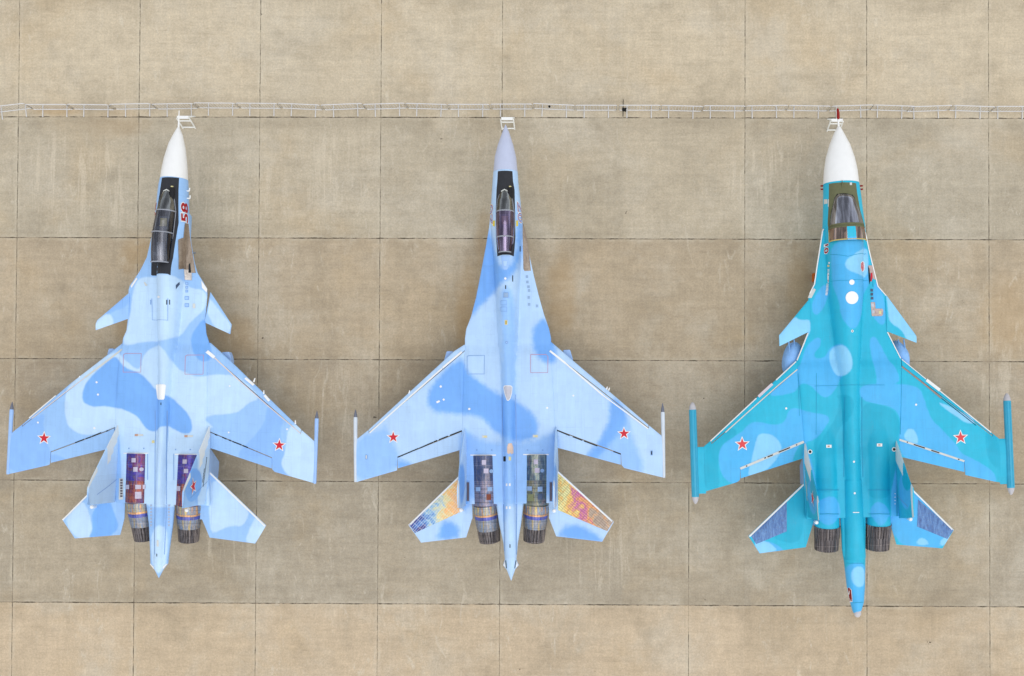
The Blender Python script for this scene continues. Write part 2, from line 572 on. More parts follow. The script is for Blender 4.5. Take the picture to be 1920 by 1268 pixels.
HB4 = heat_metal('olive_heat_metal', st((48, 68, 84), (96, 112, 108), (150, 144, 112), (80, 104, 116), (160, 130, 120), (58, 78, 96)), 1.5, 3.0)
RINGM = heat_metal('straw_heat_metal', st((128, 104, 66), (206, 180, 110), (112, 140, 172), (220, 160, 84), (104, 116, 138)), 0, 2.0, (5, .3, 1), .4)
TAN = heat_metal('tan_heat_ring', st((206, 150, 110), (222, 170, 120), (180, 120, 90)), 0, 3.0)
BLUER = heat_metal('blue_heat_ring', st((52, 60, 130), (88, 96, 178), (60, 66, 140)), 0, 5.0, (6, .3, 1))
NOZA = heat_metal('brown_nozzle_metal', st((100, 88, 70), (160, 148, 134), (120, 140, 168), (180, 160, 110), (96, 88, 82)), 0, 1.5, (5, .4, 1), .45)
NOZB = heat_metal('dark_nozzle_metal', st((34, 34, 38), (66, 62, 62), (120, 112, 110), (44, 42, 48), (88, 80, 76), (72, 74, 90)), 0, 2.5, (7, .15, 1), .45, .4)


def stab_metal(name, stops, seed, loc):
    k = NT(name)
    P = k.coord()
    sx, sy, sz = k.sep(P)
    t = k.math('MULTIPLY', k.math('SUBTRACT', k.math('ABSOLUTE', sx), 2.35), 1 / 2.7)
    t = k.math('ADD', t, k.math('MULTIPLY', k.math('SUBTRACT', k.noise(k.mapping(P, (1, 1, 1), (0, 0, 0), (0, 0, loc)), 2.2, 4, .6, .8), .5), 1.15))
    col = k.ramp(t, stops)
    br = k.n('ShaderNodeTexBrick')
    k.put(br.inputs['Vector'], k.mapping(P, (1, 1, 1), (0, 0, 0), (0, 0, loc)))
    br.inputs['Scale'].default_value = 3.0
    br.inputs['Mortar Size'].default_value = .035
    br.offset = 0.0
    br.inputs['Brick Width'].default_value = .75
    br.inputs['Row Height'].default_value = .30
    br.inputs['Color1'].default_value = (1, 1, 1, 1); br.inputs['Color2'].default_value = (.90, .90, .90, 1)
    br.inputs['Mortar'].default_value = (1, 1, 1, 1)
    col = k.mix(.8, col, br.outputs['Color'], 'MULTIPLY')
    col = k.mix(k.math('MULTIPLY', br.outputs['Fac'], .55), col, lin(*seed))
    sp = k.noise(P, 12, 4, .8)
    col = k.mix(1.0, col, grey(k, k.rng(sp, .3, .7, .8, 1.2, False)), 'MULTIPLY')
    return k.out(col, .4, .25, .5)


STABL = stab_metal('blue_gold_heat_panel', st((222, 170, 120), (236, 176, 96), (214, 206, 150), (130, 178, 214), (58, 112, 190), (52, 60, 140), (84, 40, 84)), (216, 220, 214), -.85)
STABR = stab_metal('gold_violet_heat_panel', st((220, 214, 150), (232, 184, 96), (186, 96, 160), (228, 160, 96), (176, 158, 140), (164, 146, 132), (156, 140, 128)), (92, 74, 62), .72)
BLUEPANEL = bare_metal('blue_bare_panel', (40, 74, 132), (104, 142, 188), .34)


def glass(name, tint, refl, gcol=(1, 1, 1), streak=.0):
    k = NT(name)
    k.t.nodes.remove(k.bsdf)
    tr = k.n('ShaderNodeBsdfTransparent'); tr.inputs[0].default_value = (*tint, 1)
    gl = k.n('ShaderNodeBsdfGlossy'); gl.inputs['Roughness'].default_value = .08
    P = k.coord()
    n1 = k.noise(k.mapping(P, (5, .5, 1)), 1.2, 3, .5)
    gc = k.mix(k.rng(n1, .35, .65, 0, 1), (*gcol, 1), (*[c * .35 for c in gcol], 1))  # bright and dark reflection streaks painted into the gloss colour
    k.put(gl.inputs[0], gc)
    mx = k.n('ShaderNodeMixShader')
    fr = k.n('ShaderNodeFresnel'); fr.inputs[0].default_value = 1.45
    k.put(mx.inputs[0], k.math('ADD', fr.outputs[0], refl, clamp=True))
    k.t.links.new(tr.outputs[0], mx.inputs[1]); k.t.links.new(gl.outputs[0], mx.inputs[2])
    k.t.links.new(mx.outputs[0], k.t.nodes['Material Output'].inputs[0])
    return k.m


GL_A = glass('canopy_glass', (.72, .74, .82), .17, (.75, .78, .9))
GL_W = glass('windscreen_glass', (.6, .62, .62), .34, (.8, .84, .86))
GL_B = glass('violet_canopy_glass', (.56, .44, .76), .26, (.78, .66, 1.0))
GL_C = glass('grey_windscreen_glass', (.35, .36, .42), .52, (.74, .77, .9))
GL_D = glass('amber_window_glass', (.40, .25, .20), .35, (1.0, .72, .62))

exec_parts = []


# ------------------------------------------------------------------ aircraft
Z0 = 2.8
AFTER = 11.0            # local y of the nose tip


class Jet:
    def __init__(s, D):
        s.D = D
        a = W(*D['nose'], 2.8); b = W(*D['tail'], 2.95)
        d = (b - a)[:2]; s.len = float(np.hypot(*d)); d /= s.len
        s.d = d; s.r = np.array([-d[1], d[0]])           # d points aft, r to image right
        s.a = a[:2]
        o = s.a + d * AFTER
        s.rz = math.atan2(-d[0], -d[1]) * -1
        s.rz = math.atan2(d[0], -d[1])
        s.root = empty('fighter_jet', (o[0], o[1], 0), s.rz)
        tag(s.root, D['label'], 'jet', 'fighter jets parked in a row')
        s.bl = np.array([s.L(x, y, Z0) for x, y in D['left']])
        s.br = np.array([s.L(x, y, Z0) for x, y in D['right']])
        for nm in ('tube_w', 'tube_h', 'belly'):
            setattr(s, nm, np.array([(s.vy(y), w) for y, w in D[nm]]))
        s.body_end = s.vy(D['body_end'])
        s.eng = []
        for e in D['engines']:
            c0 = s.L((e['x0'][0] + e['x0'][1]) / 2, e['y0'], 3.2)
            c1 = s.L((e['x1'][0] + e['x1'][1]) / 2, e['y1'], 2.8)
            s.eng.append((c0[0], c0[1], c1[0], c1[1], e['r']))
        s.wing = []
        for w in D['wings']:
            q = {kk: np.array(sorted([tuple(s.L(x, y, Z0)) for x, y in w[kk]])) for kk in ('le', 'te', 'slat', 'hinge')}
            q['side'] = w['side']
            s.wing.append(q)
        s.camo = {kk: [chaikin([s.Lt(x, y) for x, y in P]) for P in D['camo'].get(kk, [])]
                  for kk in ('c_mid', 'c_light', 'c_dark', 'c_white')}

    # local frame: x = right of the picture, y = towards the nose, v = metres aft of the nose tip
    def L(s, px, py, z):
        w = W(px, py, z)[:2] - s.a
        u = float(w @ s.r); v = float(w @ s.d)
        return np.array([u, AFTER - v])

    def vy(s, y):
        D = s.D
        t = (y - D['nose'][1]) / (D['tail'][1] - D['nose'][1])
        return s.L(D['nose'][0] + t * (D['tail'][0] - D['nose'][0]), y, 2.9)[1]

    def Lt(s, px, py):
        """plan position of the skin point that the photo shows at (px, py)"""
        zs = np.linspace(4.6, 2.7, 150)
        a = s.L(px, py, 4.6); b = s.L(px, py, 2.7)
        t = (4.6 - zs) / 1.9
        U = a[0] + (b[0] - a[0]) * t; V = a[1] + (b[1] - a[1]) * t
        hit = np.nonzero(s.top(U, V) >= zs)[0]
        i = hit[0] if len(hit) else int(1.8 / 1.9 * 149)
        return np.array([U[i], V[i]])

    @staticmethod
    def ip(tab, y):
        t = tab[np.argsort(tab[:, 0])]
        return np.interp(y, t[:, 0], t[:, 1])

    def xl(s, y):
        t = s.bl[np.argsort(s.bl[:, 1])]; return np.interp(y, t[:, 1], t[:, 0])

    def xr(s, y):
        t = s.br[np.argsort(s.br[:, 1])]; return np.interp(y, t[:, 1], t[:, 0])

    def wing_half(s, u, y):
        out = np.zeros(u.shape)
        for w in s.wing:
            le = w['le']; te = w['te']
            uu = np.clip(u, min(le[:, 0].min(), te[:, 0].min()), max(le[:, 0].max(), te[:, 0].max()))
            a = np.interp(uu, le[:, 0], le[:, 1]); b = np.interp(uu, te[:, 0], te[:, 1])
            t = np.clip((a - y) / np.maximum(a - b, .1), 0, 1)
            prof = 2.6 * np.sqrt(t) * (1 - t)
            T = np.interp(np.abs(u), [1.8, 7.4], [.15, .045])
            h = T * prof + .012
            m = (u < 0) if w['side'] < 0 else (u >= 0)
            out = np.where(m, h, out)
        return out

    def wing_top(s, u, y): return Z0 + s.wing_half(u, y) - .012 * np.abs(u) * 0
    def wing_bot(s, u, y): return Z0 - s.wing_half(u, y) * .7

    def body_top(s, u, y):
        xl, xr = s.xl(y), s.xr(y)
        c = (xl + xr) / 2; hw = np.maximum((xr - xl) / 2, 1e-3)
        q = np.clip(np.abs((u - c) / hw), 0, 1)
        wy0 = s.vy(s.D['wing_y'])
        k = np.clip((wy0 + 1.5 - y) / 2.5, 0, 1)
        ur = np.where(u < c, xl, xr)
        rim = s.wing_half(ur, y) * np.clip((wy0 - y + .1) / .6, 0, 1)
        rim = np.maximum(rim, .02 + .10 * np.clip((s.vy(s.D['te_y']) - y) / 1.0, 0, 1))
        slab = rim + (.10 + .12 * k) * np.sqrt(np.maximum(0, 1 - q ** 2.4))
        tw = s.ip(s.tube_w, y); th = s.ip(s.tube_h, y)
        nose = y > s.vy(s.D['lerx_y'])
        tw = np.where(nose, hw, np.minimum(tw, hw)); tc = np.where(nose, c, 0.0)
        a = np.abs((u - tc) / tw)
        tc = np.where(nose, c, c * np.clip((y - (s.vy(s.D['lerx_y']) - 1.8)) / 1.8, 0, 1))
        a = np.abs((u - tc) / tw)
        tube = th * np.sqrt(np.maximum(0, 1 - np.minimum(a, 1) ** 2))
        flare = th * .55 * np.exp(-np.maximum(a - .72, 0) * 2.6) * (a > .72)
        f = np.maximum(tube, np.where(nose, 0, flare * np.clip((s.vy(s.D['lerx_y']) - y) / 1.5, 0, 1) * (1 - q ** 2) * .8))
        for (u0, y0, u1, y1, r) in s.eng:
            uc = np.interp(y, [y1, y0], [u1, u0])
            rr = r * np.ones_like(y)
            grow = np.clip((y0 + 5.0 - y) / 5.0, 0, 1) ** 1.4
            top = s.D.get('hump', .36) * grow
            aa = np.abs((u - uc) / (rr * 1.0))
            hmp = np.where(aa < 1, top * np.sqrt(np.maximum(0, 1 - aa ** 2)), 0)
            f = np.maximum(f, hmp)
        kk = .05
        m = np.maximum(slab, f); d = np.abs(slab - f)
        sm = m + np.where(nose, 0, np.maximum(kk - d, 0) ** 2 / (4 * kk))
        sm = np.where(nose, np.maximum(tube, .004), sm)
        return Z0 + sm

    def body_bot(s, u, y):
        xl, xr = s.xl(y), s.xr(y)
        c = (xl + xr) / 2; hw = np.maximum((xr - xl) / 2, 1e-3)
        q = np.clip(np.abs((u - c) / hw), 0, 1)
        nose = y > s.vy(s.D['lerx_y'])
        bh = s.ip(s.belly, y)
        tw = np.where(nose, hw, np.minimum(np.maximum(s.ip(s.tube_w, y), .3), hw)); tc = np.where(nose, c, 0.0)
        a = np.minimum(np.abs((u - tc) / tw), 1)
        return Z0 - np.maximum(.012 + np.where(nose, 0, .16) * np.sqrt(1 - q ** 3), bh * np.sqrt(1 - a ** 2))

    def top(s, u, y):
        """height of whatever paint surface is uppermost at (u, y)"""
        inb = (y < AFTER + .05) & (y > s.body_end - .01) & (u > s.xl(y)) & (u < s.xr(y))
        z = np.where(inb, s.body_top(u, y), 0)
        zz = s.wing_top(u, y)
        return np.where(inb, z, zz)

    def paintattr(s, o, wflip=False):
        me = o.data
        n = len(me.vertices)
        co = np.empty(n * 3); me.vertices.foreach_get('co', co); co = co.reshape(-1, 3)
        X, Y = co[:, 0], co[:, 1]
        for kk, polys in s.camo.items():
            val = np.full(n, -2.0)
            for P in polys:
                val = np.maximum(val, sdf(P, X, Y))
            at = me.attributes.new(kk, 'FLOAT', 'POINT')
            at.data.foreach_set('value', val.astype(np.float32))
        return o

    def loft(s, name, y0, y1, mat, ny=None, nu=73, topf=None, botf=None, xl=None, xr=None, angle=45):
        ny = ny or max(4, int(abs(y0 - y1) / .09))
        ys = np.linspace(y0, y1, ny)
        sn = np.sin(np.linspace(-math.pi / 2, math.pi / 2, nu))
        L_ = (xl or s.xl)(ys); R_ = (xr or s.xr)(ys)
        U = (L_ + R_)[:, None] / 2 + sn[None, :] * (R_ - L_)[:, None] / 2
        Y = np.repeat(ys[:, None], nu, 1)
        o = grid_closed(name, U, Y, (topf or s.body_top)(U, Y), (botf or s.body_bot)(U, Y), mat, s.root, None, angle)
        return o

    def strip_u(s, name, us, front, back, mat, nv=16, topf=None, botf=None, edge=None, parent=None):
        """solid over columns of constant u between front(u) and back(u)"""
        us = np.array(us)
        A = front(us); B = back(us)
        t = (1 - np.cos(np.linspace(0, math.pi, nv))) / 2
        Y = A[:, None] + (B - A)[:, None] * t[None, :]
        U = np.repeat(us[:, None], nv, 1)
        return grid_closed(name, U, Y, (topf or s.wing_top)(U, Y), (botf or s.wing_bot)(U, Y), mat, parent or s.root)

    # ---- painted-on things -------------------------------------------------
    def decal(s, name, pts, mat, px=True, lift=.006, step=.09, parent=None, zf=None):
        """thin sheet laid over the skin; pts outline in the jet's plan"""
        P = [s.Lt(x, y) for x, y in pts] if px else [np.array(p, float) for p in pts]
        bm = bmesh.new()
        vs = [bm.verts.new((p[0], p[1], 0)) for p in P]
        f = bm.faces.new(vs)
        bmesh.ops.triangulate(bm, faces=[f])
        return s.lay(name, bm, mat, lift, step, parent, zf)

    def lay(s, name, bm, mat, lift=.006, step=.09, parent=None, zf=None):
        zf = zf or s.top
        xs = [v.co.x for v in bm.verts]; ys = [v.co.y for v in bm.verts]
        for lo, hi, no in ((min(xs), max(xs), Vector((1, 0, 0))), (min(ys), max(ys), Vector((0, 1, 0)))):
            n = int((hi - lo) / step)
            for i in range(1, n + 1):
                c = lo + (hi - lo) * i / (n + 1)
                bmesh.ops.bisect_plane(bm, geom=bm.verts[:] + bm.edges[:] + bm.faces[:], plane_co=no * c, plane_no=no)
        X = np.array([v.co.x for v in bm.verts]); Y = np.array([v.co.y for v in bm.verts])
        Z = zf(X, Y)
        for e_ in (-.03, .03):                 # ride over the facets of a curved skin
            Z = np.maximum(Z, (zf(X + e_, Y) + zf(X - e_, Y)) / 2)
        Z = Z + lift + .004
        for v, z in zip(bm.verts, Z):
            v.co.z = z
        for f in bm.faces:
            if f.normal.z < 0: f.normal_flip()
        bm.normal_update()
        for f in bm.faces:
            if f.normal.z < 0: f.normal_flip()
        me = bpy.data.meshes.new(name); bm.to_mesh(me); bm.free()
        me.materials.append(mat)
        o = bpy.data.objects.new(name, me); COL.objects.link(o); o.parent = parent or s.root
        return o

    def rect(s, name, x, y, w, h, mat, **kw):
        return s.decal(name, [(x - w / 2, y - h / 2), (x + w / 2, y - h / 2), (x + w / 2, y + h / 2), (x - w / 2, y + h / 2)], mat, **kw)

    def disc(s, name, x, y, r, mat, n=20, **kw):
        return s.decal(name, [(x + r * math.cos(2 * math.pi * i / n), y + r * math.sin(2 * math.pi * i / n)) for i in range(n)], mat, **kw)

    def line(s, name, pts, w, mat, **kw):
        """narrow ribbon along a polyline given in picture positions, width in metres"""
        P = [s.Lt(x, y) for x, y in pts]
        obs = None
        bm = bmesh.new()
        Q = []
        for i in range(len(P)):
            d = P[min(i + 1, len(P) - 1)] - P[max(i - 1, 0)]
            d = d / np.hypot(*d); nn = np.array([-d[1], d[0]]) * w / 2
            Q.append((P[i] + nn, P[i] - nn))
        V = [(bm.verts.new((*a, 0)), bm.verts.new((*b, 0))) for a, b in Q]
        for (a, b), (c, d) in zip(V[:-1], V[1:]):
            bm.faces.new((a, b, d, c))
        return s.lay(name, bm, mat, **kw)

    def star(s, x, y, R, parent=None, zf=None):
        c = s.Lt(x, y)
        def sp(Ro, Ri): return [(c[0] + (Ro if i % 2 == 0 else Ri) * math.sin(math.pi * i / 5),
                                 c[1] + (Ro if i % 2 == 0 else Ri) * math.cos(math.pi * i / 5)) for i in range(10)]
        o = s.decal('star_border', sp(R * 1.28, R * .56), WHITE, px=False, lift=.005)
        o.name = 'star_marking'
        i = s.decal('star_emblem', sp(R, R * .40), RED if not s.D.get('palestar') else PALESTAR, px=False, lift=.010, parent=o)
        i.matrix_parent_inverse = Matrix.Identity(4)
        return o

    def frame_line(s, name, pts, w, mat):
        return s.line(name, pts + [pts[0]], w, mat)


PALESTAR = simple('faded_red_marking', (214, 66, 72), .5, 0, .06)


def text_mesh(body, size, extr=0.0, bold=0.0):
    cu = bpy.data.curves.new('t', 'FONT')
    cu.body = body; cu.size = size; cu.offset = bold
    cu.align_x = 'CENTER'; cu.align_y = 'CENTER'
    ob = bpy.data.objects.new('t', cu); COL.objects.link(ob)
    dg = bpy.context.evaluated_depsgraph_get()
    me = bpy.data.meshes.new_from_object(ob.evaluated_get(dg))
    bpy.data.objects.remove(ob)
    return me


def flank_text(J, body, ypx, size, side, gap, mats, width=1.0, wide=1.5):
    """number painted on the fuselage side; letter tops towards the spine"""
    yc = J.vy(ypx)
    out = []
    for j, (mat, bold) in enumerate(mats):
        me = text_mesh(body, size, bold=bold)
        bm = bmesh.new(); bm.from_mesh(me)
        bmesh.ops.triangulate(bm, faces=bm.faces[:])
        for ax, no in ((0, Vector((1, 0, 0))), (1, Vector((0, 1, 0)))):
            c = [v.co[ax] for v in bm.verts]
            lo, hi = min(c), max(c)
            n = int((hi - lo) / .07)
            for i in range(1, n + 1):
                bmesh.ops.bisect_plane(bm, geom=bm.verts[:] + bm.edges[:] + bm.faces[:], plane_co=no * (lo + (hi - lo) * i / (n + 1)), plane_no=no)
        T = np.sin(np.linspace(0, math.pi / 2, 80))
        for v in bm.verts:
            tx, ty = v.co.x * wide, v.co.y
            yy = yc + tx * side               # starboard reads tail to nose
            ya = np.full(80, yy)
            xl, xr = float(J.xl(yy)), float(J.xr(yy))
            c0 = (xl + xr) / 2; hw = (xr - xl) / 2
            uu = c0 + side * hw * T
            zz = J.body_top(uu, ya)
            arc = np.concatenate([[0], np.cumsum(np.hypot(np.diff(uu), np.diff(zz)))])
            tgt = arc[-1] - (ty + size * .36 + gap)      # distance up from the rim
            tgt = max(tgt, 0)
            i = int(np.clip(np.searchsorted(arc, tgt), 1, 79))
            f = (tgt - arc[i - 1]) / max(arc[i] - arc[i - 1], 1e-6)
            u_ = uu[i - 1] + f * (uu[i] - uu[i - 1]); z_ = zz[i - 1] + f * (zz[i] - zz[i - 1])
            du, dz = uu[i] - uu[i - 1], zz[i] - zz[i - 1]
            l = math.hypot(du, dz) + 1e-9
            nx, nz = (-dz / l, du / l) if side > 0 else (dz / l, -du / l)
            if nz < 0: nx, nz = -nx, -nz
            lf = .008 + .006 * j
            v.co = Vector((u_ + nx * lf, yy, z_ + nz * lf))
        me2 = bpy.data.meshes.new('side_number'); bm.to_mesh(me2); bm.free()
        me2.materials.append(mat)
        o = bpy.data.objects.new('side_number', me2); COL.objects.link(o)
        o.parent = J.root if j == 0 else out[0]
        out.append(o)
    return out


def surface_of_revolution(axis0, axis1, prof, seg=40, arc=(0, 2 * math.pi), petals=0, inner=None):
    """prof: list of (t, radius) along axis0->axis1"""
    a = Vector(axis0); b = Vector(axis1); d = (b - a)
    ln = d.length; d.normalize()
    x = Vector((1, 0, 0)); x = (x - d * x.dot(d)).normalized(); z = d.cross(x)
    if z.z < 0: z = -z
    v, f = [], []
    for (t, r) in prof:
        for k in range(seg):
            th = arc[0] + (arc[1] - arc[0]) * k / seg
            rr = r
            if petals:
                ph = (th * petals / (2 * math.pi)) % 1.0
                rr = r * (1.0 - (.06 if (ph < .14 or ph > .86) else 0.0))
            v.append(a + d * (t * ln) + rr * (math.cos(th) * x + math.sin(th) * z))
    for i in range(len(prof) - 1):
        for k in range(seg):
            l = (k + 1) % seg
            f.append((i * seg + k, i * seg + l, (i + 1) * seg + l, (i + 1) * seg + k))
    return v, f


def plate(J, name, cols, mat, z, th, parent=None, nv=8, edge=None):
    """flat lifting surface; cols = [(u, yfront, yback)] sorted by u"""
    c = np.array(sorted(cols))
    us = []
    for i in range(len(c) - 1):
        us += list(np.linspace(c[i, 0], c[i + 1, 0], max(2, int((c[i + 1, 0] - c[i, 0]) / .12)))[:-1])
    us.append(c[-1, 0]); us = np.array(us)
    A = np.interp(us, c[:, 0], c[:, 1]); B = np.interp(us, c[:, 0], c[:, 2])
    t = (1 - np.cos(np.linspace(0, math.pi, nv * 2))) / 2
    Y = A[:, None] + (B - A)[:, None] * t[None]
    U = np.repeat(us[:, None], Y.shape[1], 1)
    T = np.repeat(t[None], len(us), 0)
    h = th * 2.0 * np.sqrt(T) * (1 - T) + .010
    ZZ = z + 0 * U
    return grid_closed(name, U, Y, ZZ + h, ZZ - h, mat, parent or J.root)


def fin(J, spec, side):
    """spec: span stations [(z, front px, rear px)]"""
    st_ = []
    for z, pf, pr in spec['st']:
        a = J.L(*pf, z); b = J.L(*pr, z)
        st_.append((z, a, b))
    zs = np.array([q[0] for q in st_]); A = np.array([q[1] for q in st_]); B = np.array([q[2] for q in st_])
    nz, nc = 26, 22
    zz = np.linspace(zs[0], zs[-1], nz)
    a = np.stack([np.interp(zz, zs, A[:, i]) for i in (0, 1)], -1)
    b = np.stack([np.interp(zz, zs, B[:, i]) for i in (0, 1)], -1)
    # keep each station truly fore-aft
    um = (a[:, 0] + b[:, 0]) / 2
    a[:, 0] = um; b[:, 0] = um
    t = (1 - np.cos(np.linspace(0, math.pi, nc))) / 2
    V = np.zeros((2, nz, nc, 3))
    for q, sg in enumerate((-1, 1)):
        for i in range(nz):
            th = np.interp(zz[i], [zs[0], zs[-1]], [.085, .03])
            h = th * 2.4 * np.sqrt(t) * (1 - t) + .006
            V[q, i, :, 0] = um[i] + sg * h
            V[q, i, :, 1] = a[i, 1] + (b[i, 1] - a[i, 1]) * t
            V[q, i, :, 2] = zz[i]
    verts = V.reshape(-1, 3)
    N = nz * nc
    idx = np.arange(N).reshape(nz, nc)
    faces, fm = [], []
    for q in (0, 1):
        for i in range(nz - 1):
            for j in range(nc - 1):
                f = (idx[i, j], idx[i, j + 1], idx[i + 1, j + 1], idx[i + 1, j])
                faces.append(tuple(x + q * N for x in f))
                s_ = (i + .5) / (nz - 1); tt = (t[j] + t[j + 1]) / 2
                w = spec['white'](s_, tt)
                fm.append(w)
    ring = list(idx[0, :]) + list(idx[1:, -1]) + list(idx[-1, -2::-1]) + list(idx[-2:0:-1, 0])
    for i in range(len(ring)):
        p, q = ring[i], ring[(i + 1) % len(ring)]
        faces.append((p, q, q + N, p + N)); fm.append(0)
    o = mesh_obj('tail_fin', verts, faces, [J.D['paint'], FINWHITE, J.D.get('fin2', J.D['paint'])], J.root, True, fm, 40)
    J.paintattr(o)
    if 'cm' in spec:      # painted patches in (fore-aft, height)
        me = o.data
        n = len(me.vertices); co = np.empty(n * 3); me.vertices.foreach_get('co', co); co = co.reshape(-1, 3)
        for kk in ('c_mid', 'c_light', 'c_dark', 'c_white'):
            val = np.full(n, -2.0)
            for (k2, fy, fz, ry, rz_) in spec['cm']:
                if k2 != kk: continue
                yl = np.interp(fz, [0, 1], [a[0, 1], a[-1, 1]]) * (1 - fy) + np.interp(fz, [0, 1], [b[0, 1], b[-1, 1]]) * fy
                zl = zs[0] + fz * (zs[-1] - zs[0])
                d = 1 - np.sqrt(((co[:, 1] - yl) / ry) ** 2 + ((co[:, 2] - zl) / rz_) ** 2)
                val = np.maximum(val, d * min(ry, rz_))
            me.attributes[kk].data.foreach_set('value', val.astype(np.float32))
    # ventral fin and rudder seam
    def P(fy, fz, off):
        i = fz * (nz - 1); i0 = int(i)
        i0 = min(i0, nz - 2); fr = i - i0
        aa = a[i0] * (1 - fr) + a[i0 + 1] * fr; bb = b[i0] * (1 - fr) + b[i0 + 1] * fr
        th = np.interp(fz, [0, 1], [.085, .03])
        h = th * 2.4 * math.sqrt(fy) * (1 - fy) + .006
        return (aa[0] + off * (h + .006), aa[1] + (bb[1] - aa[1]) * fy, zz[0] + fz * (zz[-1] - zz[0]))
    sd = spec.get('show', side)
    mb = MB()
    pts = [P(.70, .03, sd), P(.72, .35, sd), P(.74, .70, sd)]
    for p, q in zip(pts[:-1], pts[1:]):
        mb.add([p, q, (q[0], q[1] - .03, q[2]), (p[0], p[1] - .03, p[2])], [(0, 1, 2, 3)])
    mb.build('rudder_seam', SEAMBLUE, o, False)
    if spec.get('star'):
        fy, fz, R = spec['star']
        for sgn in (-1, 1):
            def ring5(Ro, Ri, ex):
                out = []
                c = P(fy, fz, sgn)
                for i in range(10):
                    r = Ro if i % 2 == 0 else Ri
                    out.append((c[0] + sgn * ex, c[1] + r * math.sin(math.pi * i / 5), c[2] + r * math.cos(math.pi * i / 5)))
                return [(c[0] + sgn * ex, c[1], c[2])] + out
            for nm, Ro, Ri, ex, mt in (('star_marking', R * 1.3, R * .56, .012, WHITE), ('star_emblem', R, R * .4, .018, RED)):
                vv = ring5(Ro, Ri, ex)
                mesh_obj(nm, vv, [(0, i, i % 10 + 1) for i in range(1, 11)], mt, o, False)
    if spec.get('script'):
        (y0_, z0_), (y1_, z1_) = spec['script']
        for col_ in (0, 1):
            mb = MB()
            for i in range(26):
                if col_ and not 8 <= i <= 20: continue
                f = i / 25
                fy = y0_ + (y1_ - y0_) * f; fz = z0_ + (z1_ - z0_) * f + (.05 if col_ else 0)
                p = P(fy, fz, sd)
                mb.box(p[0] + sd * .001 - .004, p[0] + sd * .001 + .004, p[1] - .018, p[1] + .018, p[2] - .03, p[2] + (.03 if i % 3 else .05))
            mb.build('fin_lettering', DARK if not spec.get('wscript') else OFFWHITE, o, False)
    # little beacon behind the tip
    return o, P


